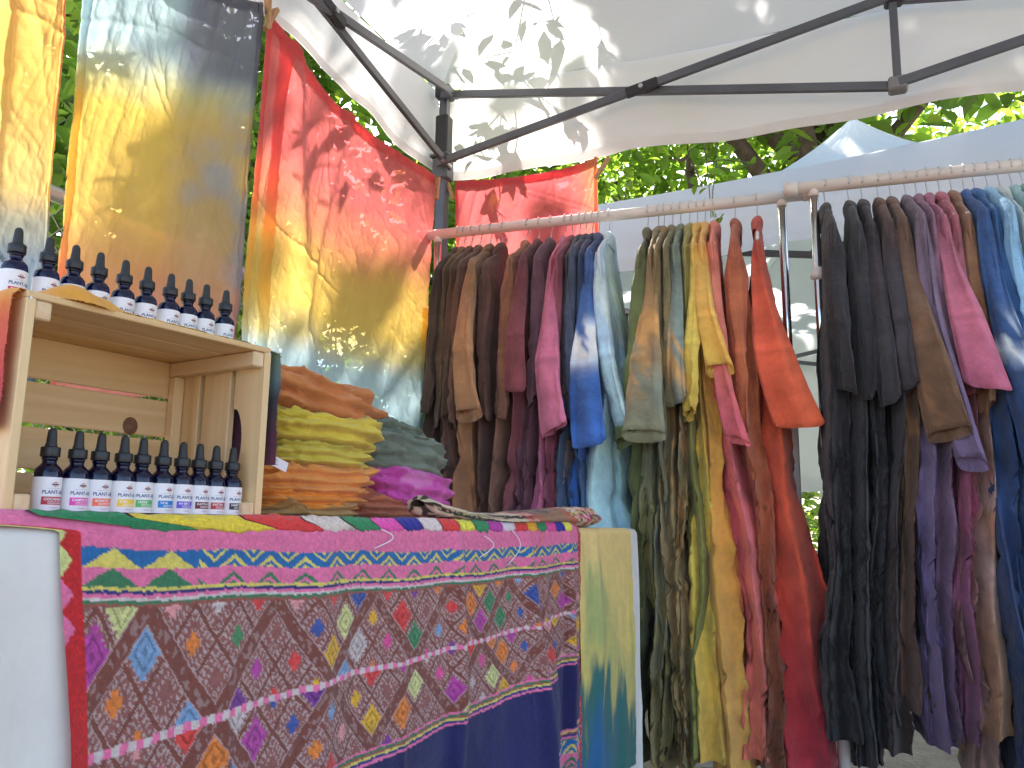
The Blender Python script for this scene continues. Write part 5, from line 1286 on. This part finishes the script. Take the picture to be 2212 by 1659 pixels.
def bottle(P, rot, label, bandcol, bandtext, i):
    root = empty('dropper_bottle', tuple(P), rot); tag(root, label, 'bottle', 'cobalt dropper bottles on and in the crate')
    def part(name, key, mk, mat, parent=root, smooth=True):
        def f():
            v, q = mk(); return raw_mesh(name, v, q, mat, smooth)
        ob = bpy.data.objects.new(name, shared(key, f)); link(ob, parent); return ob
    def lat(prof, n=28):
        m = MB(); m.lathe(prof, n); return np.concatenate(m.v), m.f
    part('glass', 'glass', lambda: lat([(0, .0012), (.0135, 0), (RB_-.0002, .0018), (RB_, .004), (RB_, .0435), (RB_-.0005, .0475), (.0140, .0515), (.0112, .0550), (.0088, .0572), (.0076, .0590), (.0076, .0622), (.0086, .0630), (.0086, .0648), (.0076, .0655), (.0076, .07), (0, .07)]), M['cobalt'])
    part('dropper_cap', 'cap', lambda: lat([(0, .0660), (.0102, .0660), (.0105, .0668), (.0105, .0760), (.0099, .0772), (.0070, .0774), (.0066, .0780), (0, .0781)], 40), M['cap'])
    part('rubber_bulb', 'bulb', lambda: lat([(.0066, .0770), (.0066, .0790), (.0058, .0815), (.0052, .0900), (.0049, .0945), (.0042, .0972), (.0026, .0990), (0, .0996)]), M['rubber'])
    def lab():
        n = 40; x = np.linspace(-.040, .040, n); v = np.array([[a, z] for z in (.0045, .0425) for a in x]); return wrap(v, RB_+.00018, 0, 0), [[k, k+1, n+k+1, n+k] for k in range(n-1)]
    lb = part('paper_label', 'lab', lab, M['paper'])
    part('brand_print', 'brand', lambda: (wrap(PR_BRAND[0], RB_+.0004, -.0125, .0238), PR_BRAND[1]), M['navy_ink'], lb, False)
    part('small_print', 'small', lambda: (wrap(PR_SMALL[0], RB_+.0004, -.004, .0075), PR_SMALL[1]), M['grey_ink'], lb, False)
    def logo():
        m = MB()
        for k in range(8):
            a = k/8*6.283; c, s = math.cos(a), math.sin(a); q = np.array([[.0010*c, .0010*s], [.0022*c-.0008*s, .0022*s+.0008*c], [.0036*c, .0036*s], [.0022*c+.0008*s, .0022*s-.0008*c]])
            m.add(wrap(q, RB_+.0004, .001, .0345), [[0, 1, 2, 3]])
        return np.concatenate(m.v), m.f
    part('emblem', 'logo', logo, M['orange_ink'], lb, False)
    part('emblem_band', 'logo2', lambda: patch_strip(-.0034, .0054, .0335, .0350, RB_+.0006), M['navy_ink'], lb, False)
    part('tagline', 'tag', lambda: patch_strip(-.0080, .0090, .0296, .0300, RB_+.0004), M['grey_ink'], lb, False)
    if bandcol is not None:
        mt = simple('label_band', lin(bandcol), .5)
        o_ = obj('colour_band', *patch_strip(-.0125, .0150, .0115, .0205, RB_+.0004, 12), mt, lb, smooth=False)
        tv, tf = shared('t'+bandtext, lambda: text_mesh(bandtext, .0040)); obj('variety_print', wrap(tv, RB_+.0006, -.0100, .0163), tf, M['white_ink'], lb, smooth=False)
        m = MB()
        for z in (.0128, .0144): m.add(*patch_strip(-.006, .012, z, z+.0005, RB_+.0006))
        m.build('fine_print', M['white_ink'], lb)
rotz = math.atan2(T1[1], T1[0])
low = [(94.5, 1108, (178, 40, 60), 'COCHINEAL', 'crimson'), (154.7, 1110, (226, 70, 170), 'CAMPECHE', 'magenta'), (204, 1112, (242, 112, 76), 'ACHIOTE', 'orange'), (255.5, 1114, (240, 204, 70), "K'AN", 'yellow'), (296.5, 1116, (92, 178, 90), 'VERDE', 'green'),
       (342, 1118, (30, 126, 200), "YA'AL", 'sky blue'), (384, 1119, (104, 80, 200), 'AH BIN T', 'violet'), (421, 1120, (112, 34, 44), 'KATTHA IN', 'dark maroon'), (457, 1121, (176, 48, 48), 'KATTHA', 'brick red'), (494, 1122, (44, 46, 48), 'HABITAM', 'black')]
yin = .026
pl0, pn = cp(0, yin, 0), TF
for i, (u, v, c, tx, cn) in enumerate(low):
    q = hit(u, v, pl0, pn); q[2] = zb+sl+.0005
    bottle(q, rotz+.04+.06*math.sin(i*3), 'cobalt dropper bottle with the %s label band inside the crate' % cn, c, tx, i)
ups = [(26.5, 620), (97, 625), (152.7, 650), (206, 670), (260.7, 690), (309.7, 705), (360, 720), (399, 735), (437, 745), (479.6, 760)]
names = ['leftmost dropper bottle on the crate top, its label band red', 'second dropper bottle from the left on the crate top', 'third dropper bottle on the crate top, label half behind the orange cloth', 'fourth dropper bottle on the crate top, label mostly behind the orange fold',
         'fifth dropper bottle on the crate top, right of the orange cloth fold', 'sixth dropper bottle from the left on the crate top', 'fourth dropper bottle from the right on the crate top', 'third dropper bottle from the right on the crate top', 'second dropper bottle from the right on the crate top', 'rightmost dropper bottle on the crate top']
pl1 = cp(0, .108, 0)
for i, (u, v) in enumerate(ups):
    q = hit(u, v, pl1, pn); q[2] = zb+CH_+.0045
    bottle(q, rotz+.07+.08*math.sin(i*2.3), names[i], (206, 40, 52) if i == 0 else None, 'COCHINEAL', i)

# ================================================================== FOLDED CLOTHES
def folded(label, pts, depth, sback, col, seed, lobes=3, spot=None, tilt=0.0):
    """pts: left, right, top, bottom pixels of its front; a soft slab of folded cloth"""
    ul, ur, vt, vb = pts; vm = (vt+vb)/2
    pl = cp(0, sback, 0)
    Lp, Rp = hit(ul, vm, pl, TF), hit(ur, vm, pl, TF); um = (ul+ur)/2
    zt, zb_ = hit(um, vt, pl, TF)[2], hit(um, vb, pl, TF)[2]
    W = np.linalg.norm(Rp-Lp)/2; Hh = (zt-zb_)/2; Cc = (Lp+Rp)/2; Cc[2] = (zt+zb_)/2
    Cc = Cc + TB*depth/2
    nth, npr = 120, 46
    th = np.arange(nth)/nth*2*math.pi; p = np.linspace(-1, 1, npr)[:, None]
    ex = 3.4
    cx = np.sign(np.cos(th))*np.abs(np.cos(th))**(2/ex)*W; cy_ = np.sign(np.sin(th))*np.abs(np.sin(th))**(2/ex)*depth/2
    ang = p*math.pi/2
    rr = np.sign(np.cos(ang))*np.abs(np.cos(ang))**.42; zz = np.sign(np.sin(ang))*np.abs(np.sin(ang))**.9
    lay = np.cos(zz*math.pi*(lobes+1)+.3*np.sin(th*2+seed))                # rounded folds at the rim
    front = .5+.5*np.clip(-np.sin(th), -1, 1)
    rad = rr*(1 - .13*(1-lay)*.5*sm(.35, .6, rr))
    X = cx*rad; Y = cy_*rad; Z = zz*Hh + 0*th
    nz = fbm(X*9+seed, Y*9+Z*30, seed, 4)-.5; rg = ridge(X*11+Z*16+seed, Y*8-Z*22+X*4, seed+3, 3)-.38; rg2 = ridge(X*26+Z*30, Y*22+Z*50, seed+6, 2)-.38
    nrm = .017*nz + .017*rg + .011*rg2
    sc = rr*.9+.1
    k = np.hypot(X, Y)+1e-6
    X = X + X/k*nrm*sc*1.2; Y = Y + Y/k*nrm*sc*1.2; Z = Z + nrm*.9*np.abs(zz)**.5*np.where(zz > 0, 1, .35) + tilt*X*1.0 + .012*(fbm(X*5, Y*5, seed+9, 2)-.5)
    Q = np.stack([X, Y, Z], -1)
    c = np.clip(np.ones(Q.shape)*np.asarray(col)*1.22+.01, 0, .8); c = c*(1+.25*(fbm(X*14+seed, Z*30+Y*9, seed+4, 3)-.5))[..., None]
    if spot is not None: c = mixc(c, spot, sm(.50, .66, fbm(X*20+seed, Z*26+Y*16, seed+14, 3)))
    Qw = Q @ np.stack([T1, TB, V(0, 0, 1)], 1).T
    r = empty('folded_garment', tuple(Cc - V(0, 0, Hh))); tag(r, label, 'folded clothes', 'folded clothes stacked on the table')
    grid_obj('cloth', Qw + V(0, 0, Hh), M['folded'], r, colors=c, wrap=True)
    return r
folded('khaki folded garment at the bottom of the left stack', (574, 816, 1082, 1132), .20, .10, lin((150, 116, 62)), 401, 2)
folded('amber folded garment just above the khaki one', (578, 831, 1052, 1108), .20, .10, lin((216, 136, 40)), 402, 2)
folded('orange ochre folded garment in the middle of the left stack', (583, 854, 992, 1078), .21, .10, lin((206, 136, 62)), 403, 3)
folded('crumpled olive yellow garment under the smooth one in the left stack', (600, 852, 938, 1016), .21, .10, lin((186, 170, 62)), 404, 3)
folded('smooth olive yellow folded garment second from the top of the left stack', (596, 874, 884, 966), .22, .09, lin((196, 174, 56)), 405, 2)
folded('caramel brown folded garment on top of the left stack', (596, 864, 806, 906), .22, .10, lin((182, 112, 56)), 406, 2, tilt=-.11)
folded('terracotta folded garment at the bottom of the right stack', (760, 1008, 1066, 1128), .19, .20, lin((170, 96, 66)), 407, 3)
folded('magenta tie-dyed folded garment in the right stack', (825, 1010, 1008, 1098), .19, .19, lin((190, 70, 154)), 408, 2, spot=lin((222, 130, 190)), tilt=-.06)
folded('grey green folded garment above the magenta one', (800, 1000, 936, 1032), .19, .20, lin((104, 114, 98)), 409, 2, tilt=-.07)
folded('dark green folded garment on top of the right stack', (820, 944, 912, 972), .17, .21, lin((84, 96, 80)), 410, 2)
r = empty('paper_tag', tuple(hit(606, 1003, cp(0, .095, 0), TF))); tag(r, 'small white swing tag sticking out of the left stack', 'tag')
m = MB(); m.box((0, 0, 0), (.030, .0008, .016), RC @ np.array([[math.cos(.3), 0, math.sin(.3)], [0, 1, 0], [-math.sin(.3), 0, math.cos(.3)]])); m.build('card', M['paper'], r)

# ---- rolled woven textile in front of the right stack
def rolled():
    A_ = hit(902, 1104, cp(0, .03, 0), TF); B_ = hit(1268, 1112, cp(0, .03, 0), TF)
    A_[2] = B_[2] = zb+.012
    d = (B_-A_); Lr = np.linalg.norm(d); d /= Lr; n = V(-d[1], d[0], 0)
    nu, nt = 260, 40
    t = np.linspace(0, 1, nu)[:, None]; th = np.arange(nt)[None, :]/nt*2*math.pi
    hy = np.interp(t, [0, .08, .4, .6, 1], [.030, .05, .075, .060, .050]); hz = np.interp(t, [0, .1, .25, .42, .62, .85, 1], [.020, .013, .010, .012, .018, .026, .024])
    zc = np.interp(t, [0, .06, .14, .3, .6, 1], [.030, .018, .010, .004, .010, .014])
    end = sm(0, .015, t)*sm(1, .955, t)**.5
    Y = hy*np.cos(th)*(.55+.45*end)*(1+.10*np.sin(5*th+t*4)); Z = zc + hz*np.sin(th)*(.35+.65*end)*(1+.05*np.sin(7*th)) + .004*(fbm(t*22+0*th, th*1.2, 4, 3)-.5)
    X = t*Lr + .006*np.sin(th*2) + .004*(noise2(th*3, t*0+2, 5)-.5)
    P = A_ + d*X[..., None] + n*Y[..., None] + V(0, 0, 1)*(Z)[..., None]
    T_ = t+.02*np.sin(th)+0*th
    c = np.ones(P.shape)*lin((150, 110, 80))
    hatch = (((T_*Lr*90 + th*1.6) % 1) < .5) ^ (((th*3.2) % 1) < .5)
    st = ((th*5.5 + T_*2.0) % 1) < .5
    c = np.where((T_ < .47)[..., None], np.where((st & (noise2(T_*150, th*9, 3) > .25))[..., None], lin((60, 50, 44)), lin((210, 192, 160))), c)
    z_ = (T_ > .40) & (T_ < .47); c = np.where((z_ & (((T_*Lr*160) % 1) < .5))[..., None], lin((206, 60, 60)), c)
    z_ = (T_ > .47) & (T_ < .53); c = np.where((z_ & (((T_*Lr*70) % 1) < .4))[..., None], lin((190, 84, 40)), c); 
    z_ = (T_ > .70) & (T_ < .755); c = np.where((z_ & (((T_*Lr*110) % 1) < .5))[..., None], lin((206, 80, 44)), c)
    z_ = (T_ >= .755)
    sp = noise2(T_*70, th*6.5, 8); sp2 = noise2(T_*60+9, th*6+4, 18)
    pc = np.where((sp > .5)[..., None], lin((46, 32, 34)), lin((214, 196, 180))); pc = np.where((sp2 > .70)[..., None], lin((214, 70, 110)), pc); pc = np.where((sp2 < .24)[..., None], lin((196, 168, 70)), pc)
    c = np.where(z_[..., None], pc, c)
    up = (th > 1.0) & (th < 2.6) & (T_ > .47); c = np.where((up & (sp > .5) & (T_ < .755))[..., None], lin((90, 62, 50)), c)
    r = empty('rolled_textile', tuple(A_)); tag(r, 'rolled brown woven textile with a black and white striped end, lying on the table', 'rolled cloth')
    grid_obj('cloth', P-A_, M['woven'], r, colors=c, wrap=True)
rolled()
